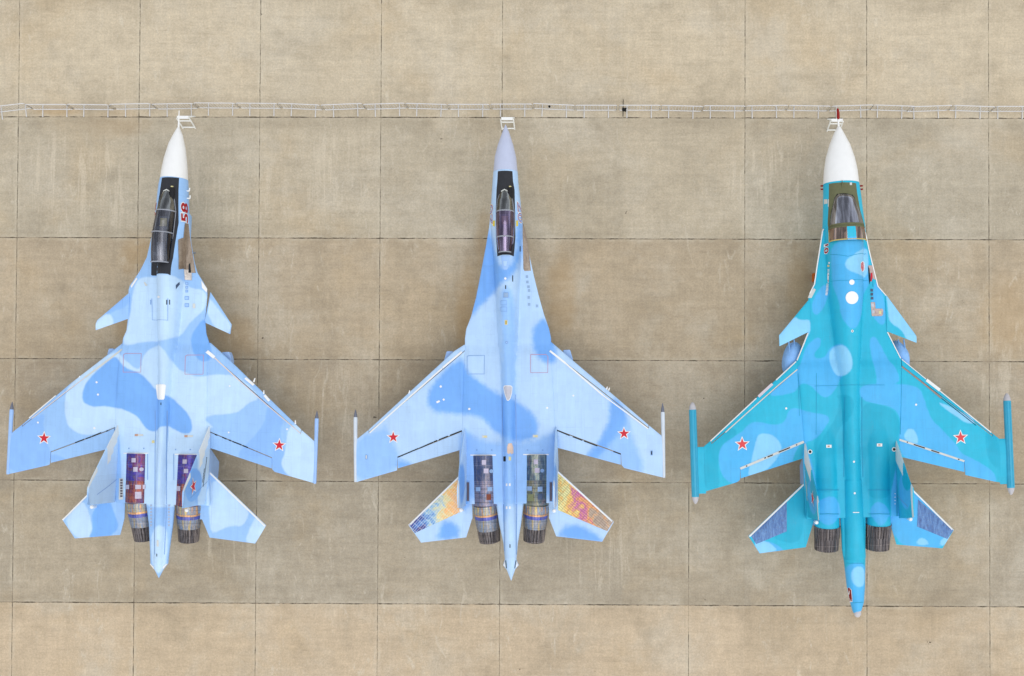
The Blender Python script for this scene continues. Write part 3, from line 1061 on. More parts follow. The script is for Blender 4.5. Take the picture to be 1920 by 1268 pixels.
def build_jet(D):
    J = Jet(D)
    r = J.root
    paintm = D['paint']
    yr = J.vy(D['radome_y'])
    # ---- radome and fuselage
    J.loft('radome', AFTER - .01, yr, D['radome_mat'], ny=60, nu=49)
    fus = J.loft('fuselage', yr - .004, J.body_end, paintm, nu=141)
    J.paintattr(fus)
    # ---- tail sting
    sl = np.array([J.L(x, y, 3.0) for x, y in D['sting_l']]); sr = np.array([J.L(x, y, 3.0) for x, y in D['sting_r']])
    sl = sl[np.argsort(sl[:, 1])]; sr = sr[np.argsort(sr[:, 1])]
    fl = lambda y: np.interp(y, sl[:, 1], sl[:, 0]); fr = lambda y: np.interp(y, sr[:, 1], sr[:, 0])
    tb = np.array(sorted([(J.vy(y), w, h) for y, w, h in D['sting_tube']]))
    if 'sting_c' in D:
        sc_ = np.array(sorted([(J.vy(y), J.L(x, y, 3.3)[0]) for y, x in D['sting_c']]))
    else:
        sc_ = np.array([(0, 0.0), (1, 0.0)])

    def stt(U, Y):
        xl, xr = fl(Y), fr(Y); c = (xl + xr) / 2; hw = np.maximum((xr - xl) / 2, 1e-3)
        q = np.clip(np.abs((U - c) / hw), 0, 1)
        w = np.interp(Y, tb[:, 0], tb[:, 1]); h = np.interp(Y, tb[:, 0], tb[:, 2])
        tc = np.where(w >= hw * .98, c, np.interp(Y, sc_[:, 0], sc_[:, 1])); w = np.minimum(w, hw)
        slab = .16 * np.sqrt(np.maximum(0, 1 - q ** 4)) * np.minimum(1, hw / .3)
        a = np.clip(np.abs((U - tc) / w), 0, 1)
        return Z0 + .12 + np.maximum(slab, h * np.sqrt(1 - a ** 2))

    def stb(U, Y):
        xl, xr = fl(Y), fr(Y); c = (xl + xr) / 2; hw = np.maximum((xr - xl) / 2, 1e-3)
        q = np.clip(np.abs((U - c) / hw), 0, 1)
        h = np.interp(Y, tb[:, 0], tb[:, 2])
        return Z0 + .12 - np.maximum(.02, np.minimum(h, .35) * np.sqrt(1 - q ** 2.5))
    ys_ = sl[:, 1].min()
    st_o = J.loft('tail_sting', J.vy(D['sting_y']), max(sl[0, 1], sr[0, 1]), paintm, ny=110, nu=61, topf=stt, botf=stb, xl=fl, xr=fr)
    J.paintattr(st_o)
    J.stt = stt
    oldtop = J.top

    def top2(u, y):
        z = oldtop(u, y)
        m = (y < J.vy(D['sting_y'])) & (y > sl[0, 1]) & (u > fl(y)) & (u < fr(y))
        return np.where(m, np.maximum(z * (y > J.body_end), stt(u, y)), z)
    J.top = top2

    # ---- wings
    for w in J.wing:
        sg = w['side']
        le, te, sla, hin = w['le'], w['te'], w['slat'], w['hinge']
        le_f = lambda u, le=le: np.interp(u, le[:, 0], le[:, 1])
        te_f = lambda u, te=te: np.interp(u, te[:, 0], te[:, 1])
        tip = le[0, 0] if sg < 0 else le[-1, 0]
        root_u = (max if sg < 0 else min)(sla[:, 0]) if False else (sla[-1, 0] if sg < 0 else sla[0, 0])
        s_end = sla[0, 0] if sg < 0 else sla[-1, 0]           # outer end of slat
        h_end = hin[0, 0] if sg < 0 else hin[-1, 0]           # outer end of flap
        h_in = hin[-1, 0] if sg < 0 else hin[0, 0]
        e = .012

        def front(u, sla=sla, s_end=s_end, sg=sg, le_f=le_f):
            ins = (u > s_end) if sg < 0 else (u < s_end)
            return np.where(ins, np.interp(u, sla[:, 0], sla[:, 1]) - .02, le_f(u))

        def back(u, hin=hin, h_end=h_end, sg=sg, te_f=te_f):
            ins = (u > h_end) if sg < 0 else (u < h_end)
            return np.where(ins, np.interp(u, hin[:, 0], hin[:, 1]) + .03, te_f(u))
        inner = root_u + (-sg) * .25
        cuts = sorted([tip, s_end - e, s_end + e, h_end - e, h_end + e, h_in, root_u, inner])
        us = []
        for i in range(len(cuts) - 1):
            us += list(np.linspace(cuts[i], cuts[i + 1], max(2, int((cuts[i + 1] - cuts[i]) / .1)))[:-1])
        us.append(cuts[-1])
        o = J.strip_u('wing', us, front, back, paintm, 30)
        J.paintattr(o)
        # slat
        us = np.linspace(min(s_end, root_u) + (.02 if sg < 0 else 0), max(s_end, root_u) - (.02 if sg > 0 else 0), 50)
        o2 = J.strip_u('leading_edge_slat', us, le_f, lambda u, sla=sla: np.interp(u, sla[:, 0], sla[:, 1]) + .03, paintm, 10)
        J.paintattr(o2)
        # flaperon
        us = np.linspace(min(h_end, h_in) + .02, max(h_end, h_in) - .02, 44)
        dz = -.018
        o3 = J.strip_u('flaperon', us, lambda u, hin=hin: np.interp(u, hin[:, 0], hin[:, 1]) - .02, te_f, D.get('flappaint', paintm), 12,
                       topf=lambda U, Y: J.wing_top(U, Y) + dz, botf=lambda U, Y: J.wing_bot(U, Y) + dz)
        J.paintattr(o3)
    # ---- canards and stabilisers
    for c in D.get('canards', []):
        f_ = np.array(sorted(tuple(J.L(x, y, Z0 + .05)) for x, y in c['front']))
        b_ = np.array(sorted(tuple(J.L(x, y, Z0 + .05)) for x, y in c['back']))
        allu = sorted(set([round(q, 4) for q in f_[:, 0]] + [round(q, 4) for q in b_[:, 0]]))
        cols = [(u, float(np.interp(u, f_[:, 0], f_[:, 1])), float(np.interp(u, b_[:, 0], b_[:, 1])) - 1e-3) for u in allu]
        o = plate(J, 'canard', cols, paintm, Z0 + .05, .045)
        J.paintattr(o)
        c['_o'] = o
    for c in D['stabs']:
        sg = c['side']
        pts = [J.L(x, y, D['stab_z']) for x, y in c['front']]
        ptb = [J.L(x, y, D['stab_z']) for x, y in c['back']]
        f_ = np.array(sorted(map(tuple, pts))); b_ = np.array(sorted(map(tuple, ptb)))
        allu = sorted(set([round(q, 4) for q in f_[:, 0]] + [round(q, 4) for q in b_[:, 0]]))
        cols = [(u, float(np.interp(u, f_[:, 0], f_[:, 1])), float(np.interp(u, b_[:, 0], b_[:, 1])) - 1e-3) for u in allu]
        o = plate(J, 'stabilator', cols, paintm, D['stab_z'], .055, nv=9)
        J.paintattr(o)
        zf = lambda X, Y: np.full(X.shape, D['stab_z'] + .105)
        c['_o'] = o
        fr0 = np.array([c['front'][0], c['front'][1]], float)
        # stab surface height for decals
        ff = lambda X, Y, f_=f_, b_=b_: (lambda A, B: (lambda t: D['stab_z'] + .055 * 2 * np.sqrt(t) * (1 - t) + .010)(np.clip((A - Y) / np.maximum(A - B, .05), 0, 1)))(np.interp(X, f_[:, 0], f_[:, 1]), np.interp(X, b_[:, 0], b_[:, 1]))
        c['zf'] = ff
        if c.get('metal'):
            P = [J.L(x, y, D['stab_z']) for x, y in c['metal']]
            J.decal('heat_stained_panel' if D['key'] == 'B' else 'blue_panel', P, c['mm'], px=False, lift=.008, step=.10, zf=ff, parent=o)
        # pale leading edge strip
        P = [J.L(x, y, D['stab_z']) for x, y in c['front'][:2]]
        n_ = 10
        d = (P[1] - P[0]); d = d / np.hypot(*d); nn = np.array([d[1], -d[0]]);
        if nn[1] > 0: nn = -nn
        q0, q1 = P[0] + nn * .01, P[1] + nn * .01
        J.decal('edge_strip', [q0, q1, q1 + nn * .07, q0 + nn * .07], WHITE, px=False, lift=.012, step=.1, zf=ff, parent=o)
    # ---- wing-tip rails or pods
    for t in D['tips']:
        a = np.array([*J.L(*t['a'], Z0), Z0]); b = np.array([*J.L(*t['b'], Z0), Z0])
        d = b - a; ln = np.linalg.norm(d[:2])
        if t['kind'] == 'rail':
            n0 = t['nose'] / ln
            mb = MB()
            pts = [Vector(a + d * q) for q in (0, n0 * .35, n0 * .7, n0)]
            mb.tube(pts, [.012, .045, .075, .085], 12)
            mb.build('tip_probe', DARKTIP, r)
            mb = MB()
            p0 = a + d * n0
            w0, w1 = .085, .075
            sx = np.array([1, 0, 0])
            V_, F_ = surface_of_revolution(p0, b, [(0, .0), (0, .085), (.03, .095), (.5, .085), (.97, .07), (1, .06), (1, 0)], 12)
            mb.add(V_, F_)
            mb.box(min(p0[0], b[0]) - .0, max(p0[0], b[0]) + .0 + .02, b[1] + .1, p0[1] - .9, Z0 - .12, Z0 + .05)
            o = mb.build('wingtip_rail', PALEBLUE if D['key'] == 'A' else PALERAIL, r)
        else:
            R = t['r']
            V_, F_ = surface_of_revolution(a + d * .075, b - d * .07, [(0, R * .94), (.01, R), (.99, R), (1, R * .92)], 28)
            V_ = [v for v in V_]
            mb = MB(); mb.add(V_, F_)
            pod = mb.build('wingtip_pod', POD, r)
            for k_, (s0, s1, pr) in enumerate(((a + d * .075, a, [(0, R), (.3, R * .9), (.65, R * .66), (.9, R * .36), (1, 0)]), (b - d * .07, b, [(0, R * .92), (.3, R * .85), (.65, R * .6), (.9, R * .3), (1, 0)]))):
                V_, F_ = surface_of_revolution(s0, s1, pr, 24)
                mb = MB(); mb.add(V_, F_); mb.build('pod_end_cap', PODCAP, pod)
            for off in (-.35, .35):
                mb = MB()
                p, q = a + d * .09, b - d * .08
                zz = Z0 + R * math.cos(off * 1.3) + .004
                mb.tube([(p[0] + R * off, p[1], zz), (q[0] + R * off, q[1], zz)], .016, 6)
                mb.build('pod_seam', SEAMTEAL, pod)
            # link fairing between wing and pod
            us = sorted([J.L(*t['link'][0], Z0)[0], J.L(*t['link'][1], Z0)[0]])
            y0 = J.L(*t['link'][0], Z0)[1]; y1 = J.L(*t['link'][2], Z0)[1]
            o = plate(J, 'pod_adapter', [(us[0], y0, y1), (us[1], y0, y1)], paintm, Z0 - .005, .06)
            J.paintattr(o)
    # ---- engines
    for i, e in enumerate(D['engines']):
        u0, y0, u1, y1, R = J.eng[i]
        yb = J.vy(e['yb'])                 # end of the straight casing
        zc0, zc1 = 2.62 + (D.get('hump', .36) - .36), e.get('zend', 2.42)
        tb_ = (y0 - yb) / (y0 - y1)
        ub = u0 + (e.get('ub', 0) if False else (u1 - u0) * tb_ * .35)
        zt = 2.80 + .36                     # crown of the body hump
        A = np.array([u0, y0, zc0]); B = np.array([ub, yb, zc0 - .02]); C = np.array([u1, y1, zc1])
        if e['casing']:
            ys1 = J.vy(e['ysplit'])
            for (ya_, yb2, mt, nm) in ((y0, ys1, e['casing'][0], 'engine_casing'), (ys1 - .006, yb - .03, e['casing'][1], 'engine_casing')):
                n1, n2 = 26, 37
                Y = np.linspace(ya_, yb2, n1)[:, None].repeat(n2, 1)
                th = np.linspace(-1, 1, n2) * math.pi / 2 * .99
                uc = np.interp(Y, [yb, y0], [ub, u0])
                Rr = R * .975
                U = uc + Rr * np.sin(th)[None]
                ZT = Z0 + .04 + .44 * np.cos(th)[None] + 0 * Y
                ZT = np.maximum(ZT, Z0 + .02)
                grid_closed(nm, U, Y, ZT, ZT * 0 + Z0 - .1, mt, r)
        # rear barrel
        mb = MB()
        rr = R * .97
        prof = [(0, rr * .9), (0.001, rr), (.30, rr), (.55, rr)]
        V_, F_ = surface_of_revolution(B + np.array([0, .55, -.02 if e['casing'] else .0]), B + (C - B) * .10, [(0, 0), (0, rr * .98), (1, rr * .98), (1, rr * .9), (1, 0)], 48)
        mb.add(V_, F_); o = mb.build('engine_rear_casing', e['barrel'], r)
        if e['barrel'] is paintm: J.paintattr(o)
        for (t0, t1, r0, r1, mt, nm, pet) in e['rings']:
            P0 = B + (C - B) * t0; P1 = B + (C - B) * t1
            seg = 144 if pet else 56
            mb = MB()
            V_, F_ = surface_of_revolution(P0, P1, [(0, R * r0 * .86), (0, R * r0), (.5, R * (r0 * .5 + r1 * .5) * 1.01), (1, R * r1), (1, R * r1 * .88), (.1, R * r0 * .8)], seg, petals=pet)
            if pet:
                V_ = [v for v in V_]
            mb.add(V_, F_); mb.build(nm, mt, r, True, 20)
        P1 = B + (C - B) * .72
        mb = MB(); V_, F_ = surface_of_revolution(P1, P1 + (C - B) * .02, [(0, 0), (0, R * .8), (1, R * .8), (1, 0)], 32)
        mb.add(V_, F_); mb.build('exhaust_interior', DARK, r)
    # ---- intakes under the body (boxes with open, raked mouths)
    for i, e in enumerate(D['engines']):
        u0, y0 = J.eng[i][0], J.eng[i][1]
        yi = J.vy(D['intake_y'])
        n1 = 40
        Yl = np.linspace(yi, y0, n1)
        wd = np.interp(Yl, [y0, yi - 1.5, yi], [.60, .50, .46])
        th = np.linspace(0, 2 * math.pi, 32, endpoint=False)
        V_, F_ = [], []
        for k_, yv in enumerate(Yl):
            zc = np.interp(yv, [y0, yi], [2.15, 2.05]); hh = np.interp(yv, [y0, yi], [.62, .62])
            for t_ in th:
                cx_ = np.sign(math.cos(t_)) * abs(math.cos(t_)) ** .45 * wd[k_]
                cz_ = np.sign(math.sin(t_)) * abs(math.sin(t_)) ** .5 * hh
                rake = (.35 * cz_ if k_ == 0 else 0)
                V_.append((u0 + cx_, yv + rake, zc + cz_))
        for k_ in range(n1 - 1):
            for j in range(32):
                l = (j + 1) % 32
                F_.append((k_ * 32 + j, k_ * 32 + l, (k_ + 1) * 32 + l, (k_ + 1) * 32 + j))
        F_.append(tuple((n1 - 1) * 32 + j for j in range(32)))
        o = mesh_obj('air_intake', V_, F_, D['belly_mat'], r)
        mb = MB(); mb.box(u0 - .42, u0 + .42, yi - .9, yi - .85, 1.5, 2.6); mb.build('intake_throat', DARK, o)
        # engine nacelle underside
        V_, F_ = surface_of_revolution((u0, y0 + .5, 2.3), (J.eng[i][2], J.vy(e['yb']), 2.45), [(0, 0), (0, .60), (.6, .62), (1, .58), (1, 0)], 32)
        mb = MB(); mb.add(V_, F_); mb.build('engine_nacelle', D['belly_mat'], r)
    # ---- landing gear
    yg = J.vy(D['nosegear_y'])
    mb = MB(); mb.tube([(0, yg, 2.4), (0, yg - .1, .35)], .07, 10); mb.tube([(-.18, yg - .1, .35), (.18, yg - .1, .35)], .05, 8)
    ng = mb.build('nose_gear', STEEL, r)
    for dx in (-.17, .17):
        mb = MB(); V_, F_ = surface_of_revolution((dx - .08, yg - .1, .34), (dx + .08, yg - .1, .34), [(0, 0), (0, .24), (.2, .34), (.8, .34), (1, .24), (1, 0)], 24)
        mb.add(V_, F_); mb.build('wheel', RUBBER, ng)
    ym = J.vy(D['maingear_y'])
    for sx in (-1, 1):
        mb = MB(); mb.tube([(sx * 2.1, ym, 2.6), (sx * 2.15, ym, .5)], .09, 10); mb.tube([(sx * 2.12, ym, 1.2), (sx * 1.9, ym + .9, 2.4)], .05, 8)
        g_ = mb.build('main_gear', STEEL, r)
        mb = MB(); V_, F_ = surface_of_revolution((sx * 2.15 - .17, ym, .5), (sx * 2.15 + .17, ym, .5), [(0, 0), (0, .36), (.2, .5), (.8, .5), (1, .36), (1, 0)], 28)
        mb.add(V_, F_); mb.build('wheel', RUBBER, g_)
    # ---- pylons poking out in front of the wings
    for p in D['pylons']:
        pts = [J.L(x, y, 2.35) for x, y in p['pts']]
        n = len(pts)
        V_ = [(q[0], q[1], 2.50) for q in pts] + [(q[0], q[1], 2.05) for q in pts]
        F_ = [tuple(range(n)), tuple(range(2 * n - 1, n - 1, -1))] + [(i, (i + 1) % n, n + (i + 1) % n, n + i) for i in range(n)]
        if p.get('cover'):
            c0 = np.mean(pts, 0)
            V_, F_ = [], []
            for shr, zz_ in ((1, 1.75), (1, 2.25), (.96, 2.42), (.82, 2.56), (.55, 2.66), (.2, 2.70)):
                for q in chaikin(pts, 2):
                    d_ = c0 + (q - c0) * shr
                    V_.append((d_[0], d_[1], zz_ - .35 * max(0, (d_[1] - c0[1])) / 1.0))
            m_ = 4 * n
            for k_ in range(5):
                for j in range(m_):
                    F_.append((k_ * m_ + j, k_ * m_ + (j + 1) % m_, (k_ + 1) * m_ + (j + 1) % m_, (k_ + 1) * m_ + j))
            F_.append(tuple(5 * m_ + j for j in range(m_))); F_.append(tuple(reversed(range(m_))))
            o = mesh_obj('intake_cover', V_, F_, PALECOVER, r, True)
            for dx in (-.16, .1):
                mb = MB()
                mb.tube([(c0[0] + dx, c0[1] + .7 - k_ * .2, 2.62 - .35 * max(0, .7 - k_ * .2) - .3 * abs(.7 - k_ * .2) ** 2 * .3) for k_ in range(8)], .035, 8)
                mb.build('cover_fold', PALECOVER, o)
            continue
        o = mesh_obj('weapon_pylon', V_, F_, PALEBLUE, r, False)
        bv = o.modifiers.new('bevel', 'BEVEL'); bv.width = .04; bv.segments = 2
    return J


FINWHITE = simple('fin_white_panel', (226, 228, 224), .5, 0, .03)
DARKTIP = simple('dark_probe_paint', (112, 116, 130), .4, .2, .1)
PALERAIL = simple('pale_rail_paint', (206, 216, 226), .45, 0, .05)
POD = simple('turquoise_pod_paint', (60, 166, 198), .5, 0, .06)
PODCAP = simple('grey_pod_cap', (188, 186, 190), .6, 0, .08)


def canopy(J, st_, base, hc, frames, glassmats, frame_mat, name='canopy', fr_w=.035, seats=(), sill=None):
    """st_: [(y px, xl px, xr px)] at height base; hc: [(y px, height above base)]"""
    zb = base
    Lp = np.array(sorted([tuple(J.L(xl, y, zb)[::-1]) for y, xl, xr in st_]))
    Rp = np.array(sorted([tuple(J.L(xr, y, zb)[::-1]) for y, xl, xr in st_]))
    hh = np.array(sorted([(J.L((st_[0][1] + st_[0][2]) / 2, y, zb)[1], h) for y, h in hc]))
    xl = lambda y: np.interp(y, Lp[:, 0], Lp[:, 1]); xr = lambda y: np.interp(y, Rp[:, 0], Rp[:, 1])
    hf = lambda y: np.interp(y, hh[:, 0], hh[:, 1])

    def pt(y, th):
        c = (xl(y) + xr(y)) / 2; w = (xr(y) - xl(y)) / 2
        return (c + w * math.sin(th), y, zb + hf(y) * math.cos(th) ** .85 if math.cos(th) > 1e-6 else zb)
    y0 = max(Lp[:, 0]); y1 = min(Lp[:, 0])
    cuts = [y0] + [J.L((st_[0][1] + st_[0][2]) / 2, f, zb)[1] for f in frames] + [y1]
    root = None
    for i in range(len(cuts) - 1):
        ys = np.linspace(cuts[i], cuts[i + 1], 22)
        V_, F_ = [], []
        m = 29
        for y in ys:
            for th in np.linspace(-math.pi / 2, math.pi / 2, m):
                V_.append(pt(y, th))
        for a in range(len(ys) - 1):
            for b in range(m - 1):
                F_.append((a * m + b, a * m + b + 1, (a + 1) * m + b + 1, (a + 1) * m + b))
        gm = glassmats[min(i, len(glassmats) - 1)]
        nm = 'windscreen' if (i == 0 and name == 'canopy') else name
        o = mesh_obj(nm, V_, F_, gm, J.root, True, None, 60)
        if i > 0 or name != 'canopy':
            root = root or o
    for y in cuts[1:]:
        mb = MB()
        mb.tube([pt(y, th) for th in np.linspace(-math.pi / 2, math.pi / 2, 25)], fr_w, 8)
        mb.build('canopy_frame', frame_mat, root)
    for side in (-1, 1):
        mb = MB()
        mb.tube([pt(y, side * math.pi / 2 * .995) for y in np.linspace(y0 - .02, y1, 40)], fr_w * .8, 6)
        mb.build('canopy_rail', frame_mat, root)
    if seats:
        ysf = np.linspace(y0 - .05, y1 + .02, 40); q = np.linspace(-1, 1, 25)
        cc = ((xl(ysf) + xr(ysf)) / 2)[:, None]; ww = ((xr(ysf) - xl(ysf)) / 2)[:, None]
        U = cc + ww * q[None] * .97; Y = np.repeat(ysf[:, None], 25, 1)
        ZT = np.maximum(J.body_top(U, Y) + .022, zb + 0 * U)
        ZT = np.minimum(ZT, zb + np.maximum(hf(Y), .0) * .55 + .02)
        grid_closed('cockpit_sill', U, Y, ZT, ZT * 0 + zb - .5, [sill or BLACK, VISOR], J.root, lambda u, y: np.ones(u.shape, int))
    for (ypx, mat) in seats:
        c = J.L((st_[0][1] + st_[0][2]) / 2, ypx, zb)
        y = c[1]; xc = float((xl(y) + xr(y)) / 2); zt = max(float(J.body_top(np.array([xc]), np.array([y]))[0]), zb)
        mb = MB()
        mb.box(xc - .22, xc + .22, y - .1, y + .42, zt - .02, zt + .06)
        mb.box(xc - .23, xc + .23, y - .22, y - .08, zt - .02, zt + .26)
        mb.box(xc - .14, xc + .14, y - .24, y - .10, zt + .26, zt + .36)
        s_ = mb.build('ejection_seat', SEATM, J.root, False)
        mb = MB(); mb.box(xc - .15, xc + .15, y - .04, y + .34, zt + .062, zt + .09); mb.box(xc - .10, xc + .10, y - .075, y - .04, zt + .10, zt + .34)
        mb.build('seat_cushion', mat, s_, False)
        if J.D['key'] != 'C':
            mb = MB(); mb.box(xc - .24, xc + .24, y + .62, y + .86, zt - .02, zt + .13)
            mb.build('instrument_panel', VISOR, J.root, False)
    return pt


def plan_text(J, body, px, py, size, wide, rot, mats):
    """number laid on the upper flank: size across, wide = stretch along its line"""
    c = J.Lt(px, py)
    first_ = None
    for j, (mat, bold) in enumerate(mats):
        me = text_mesh(body, 1.0, bold=bold)
        bm = bmesh.new(); bm.from_mesh(me)
        bmesh.ops.triangulate(bm, faces=bm.faces[:])
        for v in bm.verts:
            tx, ty = v.co.x * wide, v.co.y * size
            if rot > 0: v.co = Vector((c[0] - ty, c[1] + tx, 0))     # reads tail to nose
            else: v.co = Vector((c[0] + ty, c[1] - tx, 0))
        o = J.lay('side_number', bm, mat, .012 + .008 * j, .07, first_)
        first_ = first_ or o
    return first_


# ------------------------------------------------------------------ the left, middle and right jets
def fin_white_A(s_, t): return 1 if ((s_ < .40 and t < .12 + s_ * .55) or (s_ > .70 and t < .16)) else 0
def fin_white_B(s_, t): return 1 if (s_ > .93) else 0
def fin_white_C(s_, t): return 1 if (s_ > .91 or (.0 < s_ < .5 and t < .22)) else 0


DA = dict(
    key='A', label='pale blue two-seat fighter jet with white nose and red number 58',
    nose=(335.3, 236.5), tail=(296.8, 1084), paint=PA, radome_mat=WHITE, belly_mat=PALEBLUE, radome_y=336,
    lerx_y=400, wing_y=640, te_y=800, body_end=945,
    left=[(335, 236.3), (331, 243), (326.6, 250), (317, 269), (308.4, 297.4), (303.9, 320), (302, 334.5), (299.3, 347), (295.5, 381), (290.6, 415), (283, 451), (275.5, 483), (262.2, 509.4), (244, 536), (241.5, 544), (240.5, 575), (240, 600), (237.6, 620), (231.3, 634), (229.9, 645), (223, 700), (217, 795), (217, 850), (219, 946)],
    right=[(335.8, 236.3), (338.6, 244), (342.5, 253.8), (347.4, 278.4), (350, 305), (351.2, 331.5), (352, 343), (352.8, 392), (355, 422), (358.8, 456.4), (364.5, 490.5), (370, 511), (381.5, 530), (388.3, 541.6), (389, 553), (386, 590), (385.3, 605), (387, 626), (391.7, 640), (393, 653), (391.5, 700), (390, 800), (391, 850), (394, 946)],
    tube_w=[(236, .02), (335, .62), (400, .76), (440, .74), (515, .62), (560, .58), (620, .50), (700, .38), (800, .28), (945, .27)],
    tube_h=[(235, .01), (240, .12), (250, .22), (270, .38), (300, .54), (335, .68), (360, .78), (400, .80), (450, .80), (488, .84), (505, 1.02), (520, 1.08), (560, .96), (620, .82), (700, .72), (800, .66), (945, .58)],
    belly=[(235, .01), (250, .2), (300, .5), (335, .62), (400, .78), (500, .8), (600, .5), (700, .25), (945, .2)],
    engines=[dict(x0=(231.5, 277.5), y0=851, x1=(243.5, 279), y1=1014, r=.585, yb=943, ysplit=903, casing=(HA, HA2), barrel=HA2, zend=2.2,
                  rings=[(-.02, .20, 1.0, .99, RINGM, 'nozzle_ring', 0), (.20, .25, 1.01, 1.0, TAN, 'nozzle_ring', 0), (.25, .34, .99, .985, BLUER, 'nozzle_ring', 0), (.34, .62, .985, .88, NOZA, 'nozzle_collar', 0), (.62, 1.0, .87, .78, NOZB, 'nozzle_petals', 24)]),
             dict(x0=(327.5, 373.5), y0=853, x1=(324.5, 366.5), y1=1016, r=.585, yb=945, ysplit=905, casing=(HA, HA2), barrel=HA2, zend=2.2,
                  rings=[(-.02, .20, 1.0, .99, RINGM, 'nozzle_ring', 0), (.20, .25, 1.01, 1.0, TAN, 'nozzle_ring', 0), (.25, .34, .99, .985, BLUER, 'nozzle_ring', 0), (.34, .62, .985, .88, NOZA, 'nozzle_collar', 0), (.62, 1.0, .87, .80, NOZB, 'nozzle_petals', 24)])],
    sting_y=893,
    sting_l=[(279, 893), (276.7, 901), (272.9, 944), (278, 982), (280.5, 1032), (281.2, 1057), (288.8, 1068), (296.4, 1084)],
    sting_r=[(325, 893), (328.4, 901), (327.2, 944), (323.4, 982), (316.6, 1032), (314, 1057), (305.5, 1068), (297.2, 1084)],
    sting_tube=[(893, .27, .46), (1000, .26, .38), (1057, .24, .28), (1068, .2, .2), (1084, .02, .02)],
    wings=[dict(side=-1, le=[(17.5, 815.5), (22.5, 811.6), (44.9, 793.8), (132.5, 719.3), (229.9, 643.7)], te=[(17, 889), (93, 871.9), (95, 868), (194, 844), (217, 838)], hinge=[(95, 848), (201, 808.7), (216, 802)], slat=[(42, 800), (229, 655.5)]),
           dict(side=1, le=[(394.6, 642.5), (436, 680.3), (567.3, 808), (589, 827), (591, 829)], te=[(393, 840.3), (400.5, 842.3), (510.5, 879), (511, 883.7), (591, 906.7)], hinge=[(391, 809), (404, 814.4), (511, 859)], slat=[(387.5, 657), (565, 814)])],
    canards=[dict(front=[(180.3, 606), (182.7, 600.3), (241.4, 550)], back=[(180.3, 619), (238.8, 598.4), (241.4, 597)]),
             dict(front=[(384.5, 602), (394.8, 548), (434.1, 607.9)], back=[(384.5, 605), (431.9, 626.8), (434.1, 611)])],
    stab_z=2.6,
    stabs=[dict(side=-1, front=[(117.2, 973.8), (218.6, 872), (233.5, 871)], back=[(117.2, 974.6), (140.4, 1009.7), (225.4, 1003), (233.5, 972)]),
           dict(side=1, front=[(498.8, 985), (391.5, 882), (379, 884)], back=[(379, 974), (393.3, 1008), (478.6, 1019.3), (498.8, 985.8)])],
    tips=[dict(kind='rail', a=(22.9, 753.6), b=(14.8, 889.5), nose=.36), dict(kind='rail', a=(594.4, 770.4), b=(590.4, 907), nose=.36)],
    intake_y=640, nosegear_y=455, maingear_y=735,
    pylons=[dict(pts=[(205.8, 654), (216, 654), (222, 700), (207, 700), (203.5, 664)]), dict(pts=[(417, 661), (431, 660), (434, 668), (436, 679), (425, 704), (412, 700)])],
    camo=dict(
        c_light=[[(132, 717), (121, 745), (122, 780), (127, 798), (140, 810), (165, 818), (205, 806), (222, 800), (228, 870), (232, 950), (390, 950), (392, 800), (402, 803), (380, 785), (398, 778), (433, 776), (451, 771), (465, 755), (489, 748), (470, 725), (440, 703), (400, 702), (372, 708), (350, 700), (330, 690), (300, 640), (270, 660), (262, 700), (230, 670), (215, 655)],
                 [(535, 850), (540, 800), (560, 795), (600, 820), (596, 915), (540, 895), (525, 870)],
                 [(250, 540), (262, 520), (285, 520), (330, 515), (352, 540), (390, 545), (386, 580), (360, 600), (330, 640), (270, 640), (232, 650), (232, 632), (243, 600)],
                 [(180, 622), (178, 605), (205, 585), (215, 600), (212, 612)], [(380, 540), (425, 600), (436, 604), (430, 630), (395, 610)],
                 [(115, 975), (150, 935), (165, 960), (168, 985), (180, 1012), (140, 1014)], [(388, 880), (470, 950), (455, 990), (430, 985), (402, 1000), (390, 1000)],
                 [(480, 965), (505, 985), (480, 1022), (455, 1018), (470, 985)], [(285, 990), (320, 980), (315, 1070), (290, 1075)]],
        c_mid=[[(500, 757), (535, 790), (525, 800), (528, 830), (545, 870), (548, 900), (510, 885), (480, 872), (440, 858), (465, 830), (480, 815), (498, 790)],
               [(72, 780), (85, 775), (80, 800), (93, 840), (97, 875), (14, 895), (16, 812)], [(185, 600), (243, 545), (243, 575), (210, 585), (200, 600)],
               [(95, 868), (95, 850), (120, 858), (128, 866)]],
        c_dark=[[(218.8, 667), (230.6, 688.6), (267, 701.6), (284, 721.7), (292, 731), (310.6, 740.6), (326, 749), (345, 766.6), (356.8, 783), (361.5, 802), (356.8, 812.8), (342.6, 814), (326, 804.5), (311.8, 798.6), (300, 800), (291, 810.4), (274.4, 805.7), (262.5, 785.6), (250.7, 776), (229.4, 766.6), (196.3, 761.4), (175, 763.8), (158.5, 757), (153.3, 745.4), (156, 731), (165.6, 709.9), (205, 675)],
                [(361, 625), (385, 590), (392, 640), (400, 666), (392, 678), (375, 678), (362, 662), (357, 640)],
                [(168, 960), (200, 930), (212, 965), (222, 990), (200, 1010), (160, 1015), (172, 990)]]))

